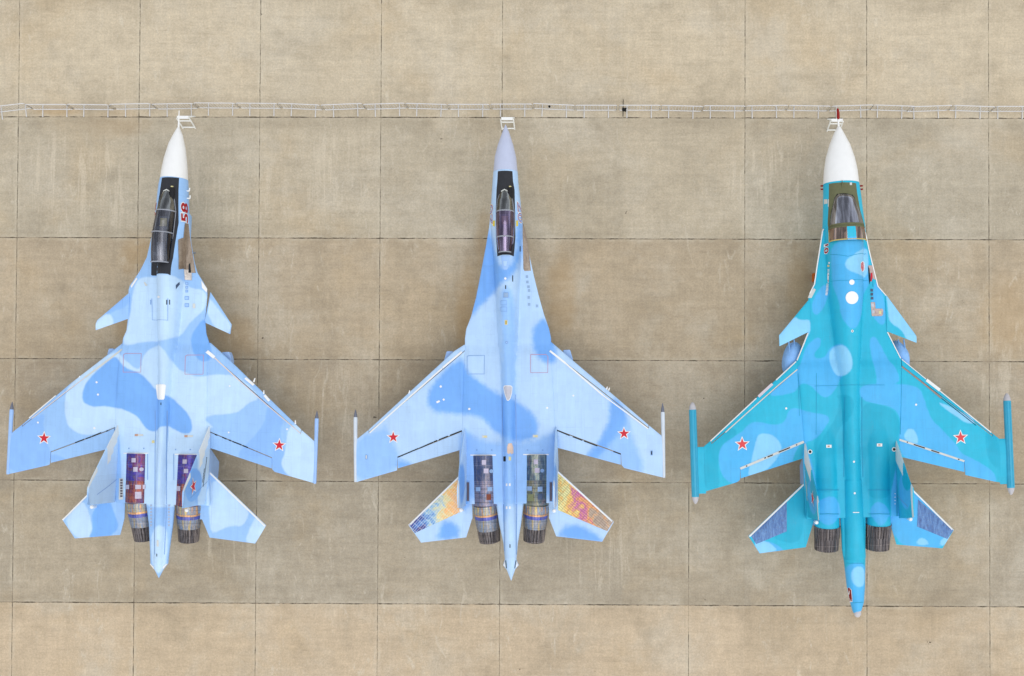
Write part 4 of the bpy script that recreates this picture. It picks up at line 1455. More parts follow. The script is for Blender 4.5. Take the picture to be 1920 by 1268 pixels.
DB = dict(
    key='B', label='pale blue single-seat fighter jet with grey nose and rainbow heat-stained tailplanes',
    nose=(948, 233.6), tail=(958.2, 1089), paint=PB, radome_mat=GREYNOSE, belly_mat=PALEBLUE, radome_y=322,
    lerx_y=405, wing_y=645, te_y=800, body_end=944,
    left=[(947.6, 233.4), (944.5, 241), (941.5, 249), (933.2, 272.5), (927.7, 294.3), (925.2, 321.5), (923.4, 345), (921.6, 374), (919.7, 403), (917.2, 426.7), (911.4, 461), (905.2, 493.8), (899, 526.4), (892.5, 559), (883.5, 593.5), (874.4, 617), (871.9, 635), (871.9, 655), (870, 700), (866.5, 809), (864, 843), (860, 890), (861, 945)],
    right=[(948.4, 233.4), (951.5, 241), (955, 249), (962.5, 272.5), (968, 296), (970.5, 321.5), (972.3, 345), (976, 377.7), (978.9, 414), (986.8, 446.6), (993.4, 483), (1001.4, 519), (1010.4, 555.5), (1019.5, 588), (1029.6, 617), (1033.3, 635), (1032.9, 652), (1036, 700), (1041.7, 806), (1045, 840), (1045, 945)],
    tube_w=[(236, .02), (322, .57), (400, .74), (440, .72), (515, .62), (560, .55), (620, .48), (700, .40), (800, .31), (945, .31)],
    tube_h=[(232, .01), (240, .12), (250, .22), (270, .38), (300, .54), (335, .68), (360, .76), (400, .78), (450, .78), (470, .82), (485, .94), (505, .97), (560, .90), (620, .78), (700, .70), (800, .64), (945, .56)],
    belly=[(232, .01), (250, .2), (300, .5), (335, .62), (400, .78), (500, .8), (600, .5), (700, .25), (945, .2)],
    engines=[dict(x0=(883.3, 928.7), y0=854.4, x1=(896.4, 936), y1=1017, r=.585, yb=947, ysplit=901, casing=(HB1, HB2), barrel=HB2, zend=2.2,
                  rings=[(-.02, .20, 1.0, .99, RINGM, 'nozzle_ring', 0), (.20, .25, 1.01, 1.0, TAN, 'nozzle_ring', 0), (.25, .34, .99, .985, BLUER, 'nozzle_ring', 0), (.34, .66, .985, .92, NOZA, 'nozzle_collar', 0), (.66, 1.0, .91, .84, NOZB, 'nozzle_petals', 24)]),
             dict(x0=(982.2, 1027.8), y0=853.2, x1=(979.5, 1020), y1=1016, r=.585, yb=947, ysplit=901, casing=(HB3, HB4), barrel=HB4, zend=2.2,
                  rings=[(-.02, .20, 1.0, .99, RINGM, 'nozzle_ring', 0), (.20, .25, 1.01, 1.0, TAN, 'nozzle_ring', 0), (.25, .34, .99, .985, BLUER, 'nozzle_ring', 0), (.34, .62, .985, .92, NOZA, 'nozzle_collar', 0), (.62, 1.0, .91, .85, NOZB, 'nozzle_petals', 24)])],
    sting_y=893,
    sting_l=[(931, 893), (928.7, 901), (929.7, 944), (935.5, 982), (943.8, 1020), (946.4, 1050), (942.6, 1060), (949.4, 1068), (957.8, 1089)],
    sting_r=[(976, 893), (978.4, 901), (981.7, 944), (977, 982), (970.8, 1020), (968.3, 1050), (972.6, 1060), (966, 1068), (958.6, 1089)],
    sting_tube=[(893, .31, .46), (1000, .30, .38), (1050, .27, .28), (1066, .2, .2), (1089, .02, .02)],
    wings=[dict(side=-1, le=[(667, 825), (669.4, 823.5), (690.2, 807), (851, 659), (871.3, 646)], te=[(667, 904.6), (669, 904), (745, 882), (745.5, 878.5), (864, 843.6)], hinge=[(744.7, 857.8), (866.5, 808.8)], slat=[(691.4, 812), (872.4, 657.9)]),
           dict(side=1, le=[(1033.4, 641.3), (1217.9, 798.6), (1239.9, 816.8), (1243, 819)], te=[(1046.4, 840), (1165.5, 872), (1166, 876.6), (1243, 895.6)], hinge=[(1041.7, 806), (1164.7, 851.8)], slat=[(1029.9, 656.7), (1216.7, 803.5)])],
    stab_z=2.6,
    stabs=[dict(side=-1, front=[(766, 983.8), (860.6, 892.3), (885, 889)], back=[(766, 984.6), (789.7, 1017.6), (874.2, 1007.8), (885, 973)],
                metal=[(767.5, 984), (858, 896.5), (862, 952), (870, 957), (778, 999.5)], mm=STABL),
           dict(side=1, front=[(1150.7, 978), (1045.2, 882), (1029.6, 880)], back=[(1029.6, 971.7), (1043, 1005.8), (1129, 1015.9), (1150.7, 979)],
                metal=[(1046, 886), (1149.5, 978.5), (1138.6, 996), (1046.5, 956.6)], mm=STABR)],
    tips=[dict(kind='rail', a=(666.6, 768), b=(666.6, 904), nose=.36), dict(kind='rail', a=(1242.3, 756), b=(1245, 896), nose=.42)],
    intake_y=640, nosegear_y=455, maingear_y=735,
    pylons=[dict(pts=[(838, 659), (850, 659), (852, 700), (838, 700), (833.4, 675.6)]), dict(pts=[(1056, 656.7), (1069, 656), (1074, 673), (1072, 704), (1056, 700)])],
    camo=dict(
        c_dark=[[(972, 378), (980, 420), (979, 470), (975, 497), (958, 520), (945, 527), (929, 545), (905, 570), (888, 590), (872, 602), (885, 500), (905, 440), (918, 425), (935, 500), (955, 505), (968, 470), (968, 400)],
                [(1006, 606), (1020, 596), (1034, 610), (1042, 655), (1045, 676), (1028, 684), (1010, 673), (999, 652), (998, 622)],
                [(867.7, 669), (873.6, 693), (893.7, 712), (922, 731), (941, 740.7), (967, 752), (987, 764), (1004, 783), (1011, 804), (1001.5, 823), (970.7, 830), (945.8, 820), (924, 808), (912.7, 790), (893.7, 778.5), (851, 776), (815.6, 773.8), (801.4, 759.6), (801.4, 738), (815.6, 714.7), (845, 684)],
                [(1142, 752), (1152, 745), (1175, 770), (1172, 800), (1150, 825), (1128, 850), (1118, 866), (1095, 856), (1122, 832), (1135, 805), (1143, 790)],
                [(745, 882), (745, 860), (768, 868), (775, 874)],
                [(815, 1012), (825, 990), (832, 975), (860, 985), (862, 1008), (840, 1014)], [(1048, 1000), (1060, 985), (1090, 985), (1130, 1010), (1128, 1020), (1045, 1010)],
                [(868, 905), (880, 905), (883, 960), (868, 960)]],
        c_mid=[[(716, 806), (722, 795), (740, 835), (748, 850), (750, 885), (660, 910), (662, 824)],
               [(1150, 770), (1180, 780), (1185, 820), (1215, 890), (1165, 880), (1105, 870), (1110, 850), (1128, 820), (1143, 800)],
               [(866, 800), (905, 830), (950, 830), (1000, 830), (1045, 805), (1050, 850), (1048, 945), (860, 945), (860, 850)],
               [(935, 540), (965, 540), (968, 640), (962, 900), (945, 1000), (940, 900), (942, 640)]]))

DC = dict(
    key='C', hump=.50, label='large turquoise two-seat strike jet with white nose, long tail boom and wingtip pods',
    nose=(1572.7, 236.5), tail=(1607.3, 1157), paint=PC, radome_mat=WHITE, belly_mat=PALEBLUE, radome_y=344,
    lerx_y=430, wing_y=668, te_y=820, body_end=970, palestar=True,
    left=[(1571, 236.3), (1568, 242), (1564, 249), (1555.4, 270.8), (1548.3, 296.5), (1545, 320), (1543.6, 346), (1543.6, 387), (1542.4, 427), (1537.3, 462), (1531.7, 497.6), (1526.6, 533), (1517.5, 551), (1514.8, 566.6), (1514.4, 624), (1506.9, 643.5), (1493.2, 677), (1497, 720), (1507, 829), (1505, 860), (1507, 905), (1511, 971)],
    right=[(1574.4, 236.3), (1578, 242), (1581.8, 249), (1593.6, 270.8), (1602.7, 296.5), (1607.4, 318), (1610.6, 344), (1614.1, 367.4), (1617.3, 395), (1623.2, 436.4), (1630.3, 470), (1639, 505.5), (1646.9, 537), (1662.7, 554.7), (1663.4, 622), (1675.8, 645.5), (1689.2, 672.3), (1689, 720), (1685.5, 824), (1688, 860), (1687, 971)],
    tube_w=[(236, .02), (344, .85), (430, .92), (500, .86), (560, .82), (620, .68), (700, .52), (800, .43), (900, .42), (970, .45)],
    tube_h=[(235, .01), (238, .12), (245, .22), (270, .42), (300, .58), (344, .74), (370, .82), (425, .92), (447, .98), (457, 1.22), (480, 1.25), (530, 1.15), (600, .98), (700, .80), (800, .70), (900, .64), (970, .60)],
    belly=[(235, .01), (250, .25), (300, .55), (344, .7), (430, .8), (500, .8), (600, .5), (700, .25), (970, .2)],
    engines=[dict(x0=(1527.9, 1573.5), y0=858, x1=(1530, 1573.5), y1=1031, r=.60, yb=985, ysplit=905, casing=None, barrel=PC, zend=2.5,
                  rings=[(.0, .48, 1.0, .98, NOZB, 'nozzle_collar', 28), (.48, 1.0, .96, .93, NOZB, 'nozzle_petals', 22)]),
             dict(x0=(1625.3, 1670.3), y0=858, x1=(1626, 1669), y1=1029.5, r=.60, yb=984, ysplit=905, casing=None, barrel=PC, zend=2.5,
                  rings=[(.0, .48, 1.0, .98, NOZB, 'nozzle_collar', 28), (.48, 1.0, .96, .93, NOZB, 'nozzle_petals', 22)])],
    sting_y=900,
    sting_l=[(1573, 900), (1575.9, 968), (1579.5, 1031), (1583.3, 1055), (1588.4, 1100), (1593.8, 1127), (1599.8, 1148), (1605, 1156)],
    sting_r=[(1622, 900), (1623.8, 968), (1623.2, 1031), (1623, 1055), (1622.3, 1100), (1620.2, 1130), (1614.8, 1148), (1610, 1156)],
    sting_tube=[(900, .43, .52), (1000, .48, .50), (1055, .50, .48), (1100, .50, .42), (1127, .40, .36), (1148, .2, .25), (1157, .05, .08)],
    wings=[dict(side=-1, le=[(1320, 837), (1331, 827.9), (1493.2, 676.3)], te=[(1320, 922.5), (1377.9, 905.7), (1387, 902), (1388, 897.5), (1504.8, 860)], hinge=[(1387.3, 879.7), (1507.5, 828.7)], slat=[(1333.6, 832.5), (1496, 692)]),
           dict(side=1, le=[(1689.2, 672.3), (1859.4, 811.7), (1872.8, 822.4)], te=[(1694.6, 858), (1809.3, 885.4), (1809.9, 890.8), (1872.8, 905)], hinge=[(1685.2, 824.3), (1808.5, 865.3)], slat=[(1690.5, 687), (1860.8, 818)])],
    canards=[dict(front=[(1461.5, 628), (1517.5, 560.7)], back=[(1461.5, 649.4), (1514.8, 623), (1517.5, 622)]),
             dict(front=[(1662.7, 554.7), (1717, 628.5), (1718, 631)], back=[(1662.7, 621.5), (1718, 642.7)])],
    stab_z=2.6,
    stabs=[dict(side=-1, front=[(1403.5, 1004.7), (1507.8, 905), (1525, 903)], back=[(1403.5, 1005.5), (1424.5, 1037.7), (1510.8, 1026.3), (1525, 980)],
                metal=[(1474.8, 939.4), (1408, 1005.3), (1417.6, 1020.3), (1474.8, 996.3)], mm=BLUEPANEL),
           dict(side=1, front=[(1788, 993.3), (1680.8, 887), (1670.3, 885)], back=[(1670.3, 986), (1680.8, 1021.2), (1767, 1028.4), (1788, 994)],
                metal=[(1720.6, 936.4), (1787, 994), (1775.8, 1010.7), (1719, 987.3)], mm=BLUEPANEL)],
    tips=[dict(kind='pod', a=(1298.2, 754), b=(1304.3, 945.4), r=.175, link=[(1321, 838), (1303, 838.6), (1310, 926)]),
          dict(kind='pod', a=(1887.6, 737.2), b=(1896, 928.3), r=.175, link=[(1872, 823), (1890, 823.5), (1880, 908)])],
    intake_y=660, nosegear_y=480, maingear_y=755,
    pylons=[dict(cover=1, pts=[(1489, 640), (1499, 641), (1506, 655), (1500, 700), (1471, 700), (1469, 678), (1473, 660), (1480, 646)]),
            dict(cover=1, pts=[(1678.5, 636), (1689, 638.8), (1701, 653.5), (1706, 669.6), (1705, 695), (1690, 700), (1672, 660)])],
    camo=dict(
        c_mid=[[(1557, 452), (1626, 450), (1632, 530), (1622, 545), (1618, 560), (1614, 600), (1600, 622), (1578, 600), (1572, 560), (1561, 540), (1558, 500)],
               [(1642, 525), (1655, 545), (1662, 600), (1655, 612), (1640, 600), (1632, 580), (1636, 550)],
               [(1545, 530), (1556, 540), (1552, 560), (1540, 585), (1530, 592), (1523, 585), (1522, 565)],
               [(1510, 650), (1530, 633), (1540, 635), (1538, 650), (1527, 662), (1527, 672), (1545, 672), (1552, 660), (1560, 650), (1578, 643), (1595, 660), (1598, 685), (1577, 706), (1572, 720), (1560, 740), (1547, 747), (1533, 738), (1520, 721), (1500, 719), (1493, 735), (1470, 741), (1438, 744), (1460, 720), (1500, 690)],
               [(1390, 812), (1400, 798), (1415, 790), (1440, 795), (1465, 797), (1475, 785), (1477, 770), (1490, 764), (1520, 774), (1550, 778), (1556, 787), (1548, 800), (1530, 825), (1507, 829), (1509, 862), (1390, 905), (1370, 908), (1352, 890), (1346, 860), (1350, 838), (1365, 823)],
               [(1611, 730), (1620, 722), (1640, 720), (1690, 720), (1722, 725), (1730, 740), (1738, 765), (1745, 785), (1770, 810), (1795, 835), (1800, 850), (1830, 863), (1865, 885), (1870, 912), (1810, 895), (1695, 868), (1684, 825), (1690, 800), (1685, 775), (1670, 763), (1640, 757), (1615, 750)],
               [(1630, 635), (1640, 630), (1650, 645), (1665, 675), (1680, 690), (1690, 720), (1640, 724), (1645, 715), (1640, 690), (1632, 660)],
               [(1580, 1053), (1626, 1053), (1626, 1140), (1612, 1162), (1598, 1160), (1585, 1100)],
               [(1508, 830), (1512, 830), (1530, 900), (1530, 930), (1512, 930), (1504, 880)],
               [(1672, 905), (1686, 860), (1692, 970), (1670, 1025), (1670, 950)], [(1630, 955), (1645, 938), (1665, 950), (1668, 975), (1650, 988), (1632, 978)],
               [(1670, 880), (1790, 990), (1770, 1035), (1670, 1025)], [(1525, 940), (1570, 925), (1576, 980), (1530, 985)],
               [(1412, 1015), (1445, 1015), (1470, 1030), (1470, 1040), (1420, 1045)]],
        c_light=[[(1583, 490), (1600, 478), (1624, 463), (1628, 475), (1628, 524), (1605, 513), (1586, 505)],
                 [(1419, 818), (1428, 813), (1445, 814), (1458, 823), (1466, 838), (1463, 850), (1450, 870), (1425, 890), (1400, 898), (1412, 850)],
                 [(1692, 823), (1700, 806), (1708, 803), (1716, 808), (1722, 825), (1720, 835)],
                 [(1790, 768), (1820, 780), (1830, 795), (1810, 793), (1795, 782)],
                 [(1458, 622), (1488, 592), (1500, 602), (1522, 598), (1516, 640), (1450, 660)], [(1655, 535), (1700, 590), (1725, 625), (1722, 655), (1700, 640), (1690, 618), (1664, 604), (1664, 570)],
                 [(1412, 1015), (1440, 1015), (1460, 1032), (1450, 1036), (1424, 1042)], [(1475, 970), (1484, 965), (1494, 974), (1490, 985), (1475, 992)],
                 [(1720, 1016), (1728, 1008), (1740, 1012), (1745, 1024), (1720, 1022)], [(1768, 1010), (1785, 1000), (1778, 1025), (1762, 1025)],
                 [(1592, 1060), (1618, 1060), (1618, 1100), (1592, 1095)], [(1750, 750), (1800, 770), (1810, 790), (1790, 780)],
                 [(1552, 662), (1575, 643), (1596, 660), (1600, 690), (1580, 708), (1562, 700)]],
        c_dark=[[(1618, 755), (1640, 757), (1672, 765), (1688, 790), (1683, 830), (1672, 925), (1660, 935), (1625, 935), (1618, 860), (1612, 800)],
                [(1562, 740), (1577, 750), (1565, 790), (1535, 830), (1530, 870), (1530, 920), (1560, 925), (1572, 900), (1562, 850), (1570, 805), (1600, 780), (1602, 742)],
                [(1320, 838), (1345, 812), (1375, 800), (1385, 815), (1350, 835), (1345, 870), (1352, 915), (1320, 925)],
                [(1845, 800), (1875, 822), (1875, 908), (1870, 880), (1850, 860)], [(1502, 830), (1508, 830), (1505, 860), (1485, 868), (1490, 850)],
                [(1475, 935), (1506, 905), (1512, 950), (1505, 1015), (1480, 1020), (1455, 1012), (1452, 1005), (1476, 998)]]))


def jet_details():
    A = build_jet(DA); B = build_jet(DB); C = build_jet(DC)
    # ---------------- fins
    cmA = [('c_light', .3, .1, 3, 1.2), ('c_dark', .50, .60, .75, 1.1), ('c_mid', .8, .3, .5, .8)]
    fin(A, dict(nodark=1, st=[(2.9, (217.5, 794), (220.5, 942)), (5.75, (170.7, 896), (170, 947)), (6.1, (163.5, 912), (165, 947))], white=fin_white_A, cm=[('c_light', .3, .3, 3, 2.5), ('c_mid', .55, .5, .6, .9)], show=1), -1)
    fA, PfA = fin(A, dict(st=[(2.9, (388, 799), (390, 945)), (5.75, (345.5, 908), (347, 953)), (6.1, (341.3, 919), (344, 953))], white=fin_white_A, cm=cmA, show=1,
                          star=(.50, .62, .34), script=((.34, .12), (.72, .20))), 1)
    cmB = [('c_dark', .5, .6, .9, 1.0)]
    fin(B, dict(st=[(2.9, (871, 800), (875, 948)), (5.75, (859.5, 897), (861, 953)), (6.1, (857.5, 910), (859, 953))], white=fin_white_B, cm=cmB, show=1), -1)
    fin(B, dict(st=[(2.9, (1041.5, 800), (1045, 948)), (5.75, (1037.5, 897), (1040.5, 953)), (6.1, (1037, 910), (1040, 953))], white=fin_white_B, cm=cmB, show=1), 1)
    cmC = [('c_mid', .5, .55, .8, 1.2), ('c_dark', .15, .7, .5, .9)]
    fin(C, dict(st=[(2.9, (1510.5, 831), (1514, 970)), (5.75, (1532, 925), (1534, 976)), (6.1, (1535.5, 942), (1535.5, 976))], white=fin_white_C, cm=cmC, show=-1,
                star=(.5, .62, .32), script=((.35, .04), (.75, .10)), wscript=1), -1)
    fin(C, dict(st=[(2.9, (1684, 825), (1682, 972)), (5.75, (1707, 905), (1710, 971)), (6.1, (1712, 914), (1714, 970))], white=fin_white_C, cm=cmC, show=-1), 1)
    # fin tip beacons
    for J, pts in ((A, [(171, 951), (349, 957)]), (B, [(864, 957), (1039, 958)]), (C, [(1531.5, 980), (1708, 974)])):
        for (x, y) in pts:
            p = J.L(x, y, 3.2)
            mb = MB(); mb.tube([(p[0], p[1], 2.75), (p[0], p[1], 3.15), (p[0], p[1], 3.2)], [.07, .09, .05], 12)
            mb.build('tail_light', WHITE, J.root)
    # ventral fins
    for J, (xl, xr, ya, yb) in ((A, (219, 392, 838, 892)), (B, (863, 1044, 838, 892)), (C, (1510, 1686, 845, 900))):
        for x in (xl, xr):
            a = J.L(x, ya, 2.7); b = J.L(x, yb, 2.7)
            v = []
            for t in (-.035, .035):
                v += [(a[0] + t, a[1], 2.75), (b[0] + t, b[1] - .2, 2.75), (b[0] + t, b[1] - .25, 1.5), (a[0] + t, a[1] - .75, 1.25)]
            mesh_obj('ventral_fin', v, [(0, 1, 2, 3), (7, 6, 5, 4), (0, 4, 5, 1), (1, 5, 6, 2), (2, 6, 7, 3), (3, 7, 4, 0)], PALEBLUE, J.root, False)

    # ---------------- stars
    A.star(82.8, 821.7, .27); A.star(523.8, 835, .27)
    B.star(737.5, 820, .26); B.star(1170, 813.2, .26)
    C.star(1391.7, 833, .29); C.star(1801, 820.5, .29)

    # ---------------- left jet, front
    A.decal('antiglare_panel', [(304, 333.5), (336, 334), (335, 385), (335.5, 418), (329, 455), (323, 491), (320, 516.5), (315, 514), (300, 513), (286, 517), (283.6, 516), (284, 491), (287, 440), (294, 395), (300, 360)], BLACK, lift=.010, step=.12)
    canopy(A, [(354, 309, 317), (362, 304.5, 322), (376, 300, 327), (397, 295.5, 329.5), (438, 287.6, 325), (465, 285.5, 322), (492, 284.5, 319.5)], 3.53,
           [(354, .03), (362, .18), (376, .38), (397, .56), (418, .62), (438, .64), (465, .58), (492, .42)], [397, 438], [GL_W, GL_A, GL_A], FRAMEG, fr_w=.03, seats=((424, SEATTAN), (472, SEATM)))
    flank_text(A, '58', 400, .62, 1, .05, [(WHITE, .045), (REDTXT, .018)])
    flank_text(A, '58', 400, .62, -1, .05, [(WHITE, .045), (REDTXT, .018)])
    A.decal('bare_metal_panel', [(347.7, 419), (354.2, 420), (357.2, 446), (362, 477), (366.8, 507), (368, 512), (360, 512), (346.7, 505), (335.9, 506), (334.8, 450), (344.7, 446)], GUNMETAL, lift=.035, step=.05)
    A.decal('bare_metal_panel', [(347, 506), (360, 506), (360, 526), (347, 525)], PALEMETAL, lift=.035, step=.12)
    A.decal('gun_port', [(354.5, 497), (357.5, 493), (359, 512), (354, 512)], DARK, lift=.05, step=.12)
    for (y, w) in ((532, 5), (539, 5), (546, 5), (559, 8), (572.5, 8)):
        A.rect('access_panel', 350.5, y, w, 5 if w == 5 else 7, SEAMBLUE, lift=.008)
        A.rect('access_panel', 350.5, y, w - 2, 3 if w == 5 else 5, PALEBLUE, lift=.012)
    A.decal('air_vent', [(330, 535), (337, 529), (337.5, 534), (330, 543)], SLATEP, lift=.01)
    A.decal('air_vent', [(270, 530), (272, 529), (277, 535), (273, 537)], OFFWHITE, lift=.01)
    for p in ((283, 567), (313, 567), (318.5, 567)): A.rect('vent_slot', *p, 1.8, 9, DARK if p[0] > 300 else SEAMBLUE, lift=.012)
    A.rect('status_plate', 364, 574, 5, 9, OFFWHITE, lift=.01)
    A.disc('filler_cap', 297.5, 557, 2.2, WHITE, lift=.012)
    A.line('hatch_seam', [(285, 560), (286, 600), (315, 601), (315, 560)], .022, SEAMBLUE, lift=.012)
    # left jet, upper surfaces
    for x0, y0, x1, y1 in ((232, 663, 265, 698), (348, 666, 382, 702)):
        A.frame_line('inspection_outline', [(x0, y0 + 2), (x0 + 4, y0), (x1, y0), (x1 - 1, y1), (x0 - 1, y1)], .03, SEAMRED)
    A.decal('dielectric_panel', [(292.6, 722.5), (295, 721), (309.5, 721), (311.7, 723), (309, 747), (307, 749.6), (297, 749.6), (295, 747)], WHITE, lift=.012)
    A.rect('vent_slot', 302, 757.5, 1.6, 4.5, DARK, lift=.012)
    for p in ((181.5, 717, 2), (184, 740, 2), (177.4, 803, 2.2), (71.5, 792.5, 1.8), (431, 724, 1.6), (538.6, 805, 1.8), (429, 811, 1.6)):
        A.disc('fastener_cap', *p, WHITE, lift=.01, n=10)
    for (x, y) in ((259, 816), (352, 818)):
        A.rect('status_plate', x + 4, y, 12, 3.5, OFFWHITE, lift=.012); A.rect('status_plate', x - 3, y, 6, 4, TANP, lift=.015)
    A.rect('status_plate', 287.5, 828.5, 5, 5, STRAW, lift=.012)
    for x, y in ((242, 841), (270, 841), (329.5, 843), (357, 843)): A.disc('fastener_cap', x, y, 1.4, SEAMBLUE, lift=.012, n=8)
    A.line('slat_edge', [(229, 655), (200, 677.5), (160, 708)], .085, OFFWHITE, lift=.012)
    A.line('slat_edge', [(160, 708), (120, 738), (60, 785)], .035, WARMWHITE, lift=.012)
    A.line('slat_edge', [(388, 659), (402, 670.5)], .15, WHITE, lift=.013)
    A.line('slat_edge', [(402, 670.5), (450, 715)], .05, WARMWHITE, lift=.012)
    A.line('slat_edge', [(450, 715), (500, 759), (564, 813)], .035, WARMWHITE, lift=.012)
    for p in (((460, 709), (476, 722)), ((496, 741), (505, 752))): A.line('edge_patch', list(p), .11, WHITE, lift=.014)
    A.line('edge_patch', [(55, 784), (105, 742)], .05, WHITE, lift=.012)
    for (x0, y0, x1, y1) in ((141, 830.5, 158, 824), (161, 823, 172, 819), (173, 818.5, 190, 811.5), (199, 809, 203, 807.5), (403, 814.5, 408, 816.5), (417, 820, 425, 823.5), (429, 825, 434, 827), (436, 828, 453, 834.5), (455, 835.5, 465, 839.5)):
        A.line('flap_gap', [(x0, y0), (x1, y1)], .050, DARK, lift=.012)
    for x in (277, 326): A.line('hatch_seam', [(x, 851), (x, 900)], .03, SEAMBLUE, lift=.012)
    A.line('hatch_seam', [(232, 850), (278, 850)], .05, WHITE, lift=.012); A.line('hatch_seam', [(328, 852), (374, 852)], .05, WHITE, lift=.012)
    A.decal('louvre_panel', [(224, 897), (231, 897), (231, 937), (223, 937)], OFFWHITE, lift=.010)
    for i in range(7): A.rect('louvre_slot', 228, 900.5 + i * 5, 4.5, 3.4, LOUVRE, lift=.015)
    for (x, y, w, h) in ((253, 863, 8, 8), (256.5, 880, 8, 9), (241, 913, 8, 8), (261, 913, 10, 8), (261, 928.5, 11, 13), (271, 913, 4.5, 8), (348.5, 865.5, 8, 8), (351, 883, 8, 8), (336, 916, 8, 9)):
        A.rect('access_panel', x, y, w, h, METALPLATE, lift=.03, zf=lambda X, Y, J=A: engz(J, X, Y))
    A.disc('access_panel', 267, 880, 3.6, METALPLATE, lift=.03, zf=lambda X, Y, J=A: engz(J, X, Y))
    for sx, xs in ((-1, 283.5), (1, 317)):
        for i in range(7): A.rect('stencil_mark', xs - i * .3 * sx * 0, 948 + i * 6.2, 3.2, 3.6, STENCIL, lift=.012)
    A.decal('sting_plate', [(294, 1013), (298, 1013), (298, 1025), (294, 1025)], OFFWHITE, lift=.01)
    A.rect('vent_slot', 294.3, 1041, 1.4, 5, DARK, lift=.012)
    A.decal('sting_tip_cap', [(281.3, 1058), (282.2, 1056.5), (288.8, 1063), (288.8, 1067.4)], WHITE, lift=.01)
    A.decal('sting_tip_cap', [(313.8, 1058), (313, 1056.5), (305.6, 1063), (305.8, 1067)], WHITE, lift=.01)
    A.line('spine_edge', [(291, 770), (291, 850), (290.5, 945), (290, 1040)], .03, SEAMBLUE, lift=.01)
    A.line('spine_edge', [(314, 770), (313, 850), (312, 945), (308.5, 1040)], .03, SEAMBLUE, lift=.01)
    A.decal('canard_root_patch', [(377.5, 526), (389, 542), (388, 549), (379, 540)], WHITE, lift=.008)
    A.decal('canard_root_patch', [(245.5, 536.5), (256, 521), (258, 523), (247, 540)], WHITE, lift=.008)

    # ---------------- middle jet
    B.decal('antiglare_panel', [(933.5, 321.5), (961, 321.5), (962, 340), (965, 356), (966, 400), (966.5, 445), (963.5, 481), (955, 478), (942, 478), (932.5, 481), (930, 445), (929.5, 400), (931, 356), (932.5, 340)], BLACK, lift=.010, step=.12)
    canopy(B, [(354, 943, 951), (362, 937.5, 957), (376, 933, 961), (398, 930.5, 964), (420, 930.5, 964), (446, 931.5, 963), (474, 935.5, 958.5)], 3.50,
           [(354, .03), (362, .18), (376, .38), (398, .56), (420, .60), (446, .54), (474, .36)], [398, 446], [GL_W, GL_B, GL_B], FRAMEG, fr_w=.03, seats=((420, SEATTAN),))
    flank_text(B, '07', 401, .62, 1, .02, [(WHITE, .04), (REDTXT, .012), (PALEBLUE, -.012)])
    flank_text(B, '07', 403, .62, -1, .0, [(WHITE, .04), (REDTXT, .012), (PALEBLUE, -.012)])
    B.decal('yellow_patch', [(924.5, 414), (928, 414), (927.5, 425), (924, 424)], YELLOW, lift=.01)
    B.decal('yellow_patch', [(968, 414), (971.5, 414), (971.5, 424), (968, 425)], YELLOW, lift=.01)
    B.decal('canopy_fairing', [(938.5, 480), (957, 480), (952, 504), (950.5, 506), (945, 506), (943.5, 504)], PALEBLUE, lift=.015)
    B.decal('fairing_bulge', [(943.5, 490), (951, 490), (949.5, 499), (945, 499)], WHITE2, lift=.03)
    B.decal('bare_metal_panel', [(980, 417), (983, 424), (988.5, 450), (993, 483), (995.5, 508), (983.5, 508.5), (981.5, 505), (980, 440)], GUNMETAL, lift=.010, step=.12)
    B.rect('vent_slot', 975.4, 467, 1.6, 10, DARK, lift=.012)
    B.rect('vent_slot', 961.5, 522.5, 1.6, 11.5, DARK, lift=.012); B.rect('vent_slot', 948.2, 538.7, 1.8, 7, DARK, lift=.012)
    B.disc('filler_cap', 947.5, 522.5, 2.2, WHITE, lift=.012)
    B.rect('access_panel', 948.6, 553.5, 10, 10, SEAMBLUE, lift=.008); B.rect('access_panel', 948.6, 553.5, 8, 8, PLATEBLUE, lift=.012)
    for x, y in ((988, 519), (989, 529), (991, 538), (992, 545), (991.5, 558), (992, 571), (1007, 574)): B.rect('access_panel', x, y, 4.5, 5, PLATEBLUE, lift=.01)
    for x, y in ((944, 568), (944, 580)): B.frame_line('hatch_seam', [(x - 5, y - 4), (x + 6, y - 4), (x + 6, y + 4), (x - 5, y + 4)], .02, SEAMBLUE)
    B.rect('status_plate', 949, 605, 5, 9, STRAW, lift=.012)
    B.rect('status_plate', 949, 605, 2.4, 6, DARKGOLD, lift=.016)
    B.disc('filler_cap', 950, 642.5, 2.6, SEAMBLUE, lift=.012); B.disc('filler_cap', 950, 642.5, 1.5, PALEBLUE, lift=.016)
    B.frame_line('inspection_outline', [(876, 668), (880, 667), (908.5, 666.6), (908, 701.5), (876, 701.5)], .03, SEAMBLUE)
    B.frame_line('inspection_outline', [(995, 665), (1024, 665), (1027.5, 669), (1027, 699), (995, 699)], .03, SEAMRED)
    B.decal('dielectric_panel', [(943.5, 726), (946, 723), (958, 723), (961, 726), (960, 738), (957, 748), (954, 751.5), (950.5, 751.5), (946.5, 740)], WHITE, lift=.010)
    B.decal('dielectric_panel', [(944.5, 727), (947, 724.2), (957, 724.2), (960, 727), (959, 738), (956, 747), (953.5, 750.3), (951, 750.3), (947.5, 740)], PLATEGREY, lift=.015)
    for x0, y0, x1, y1, wd_ in ((866, 660, 830, 690, .09), (829, 691, 770, 743, .07), (770, 743, 693, 812, .06)):
        B.line('slat_edge', [(x0, y0), (x1, y1)], wd_, WHITE, lift=.012)
    for x0, y0, x1, y1, wd_ in ((1031, 658, 1060, 681, .09), (1060, 681, 1130, 741, .07), (1130, 741, 1215, 804, .05)):
        B.line('slat_edge', [(x0, y0), (x1, y1)], wd_, WHITE, lift=.012)
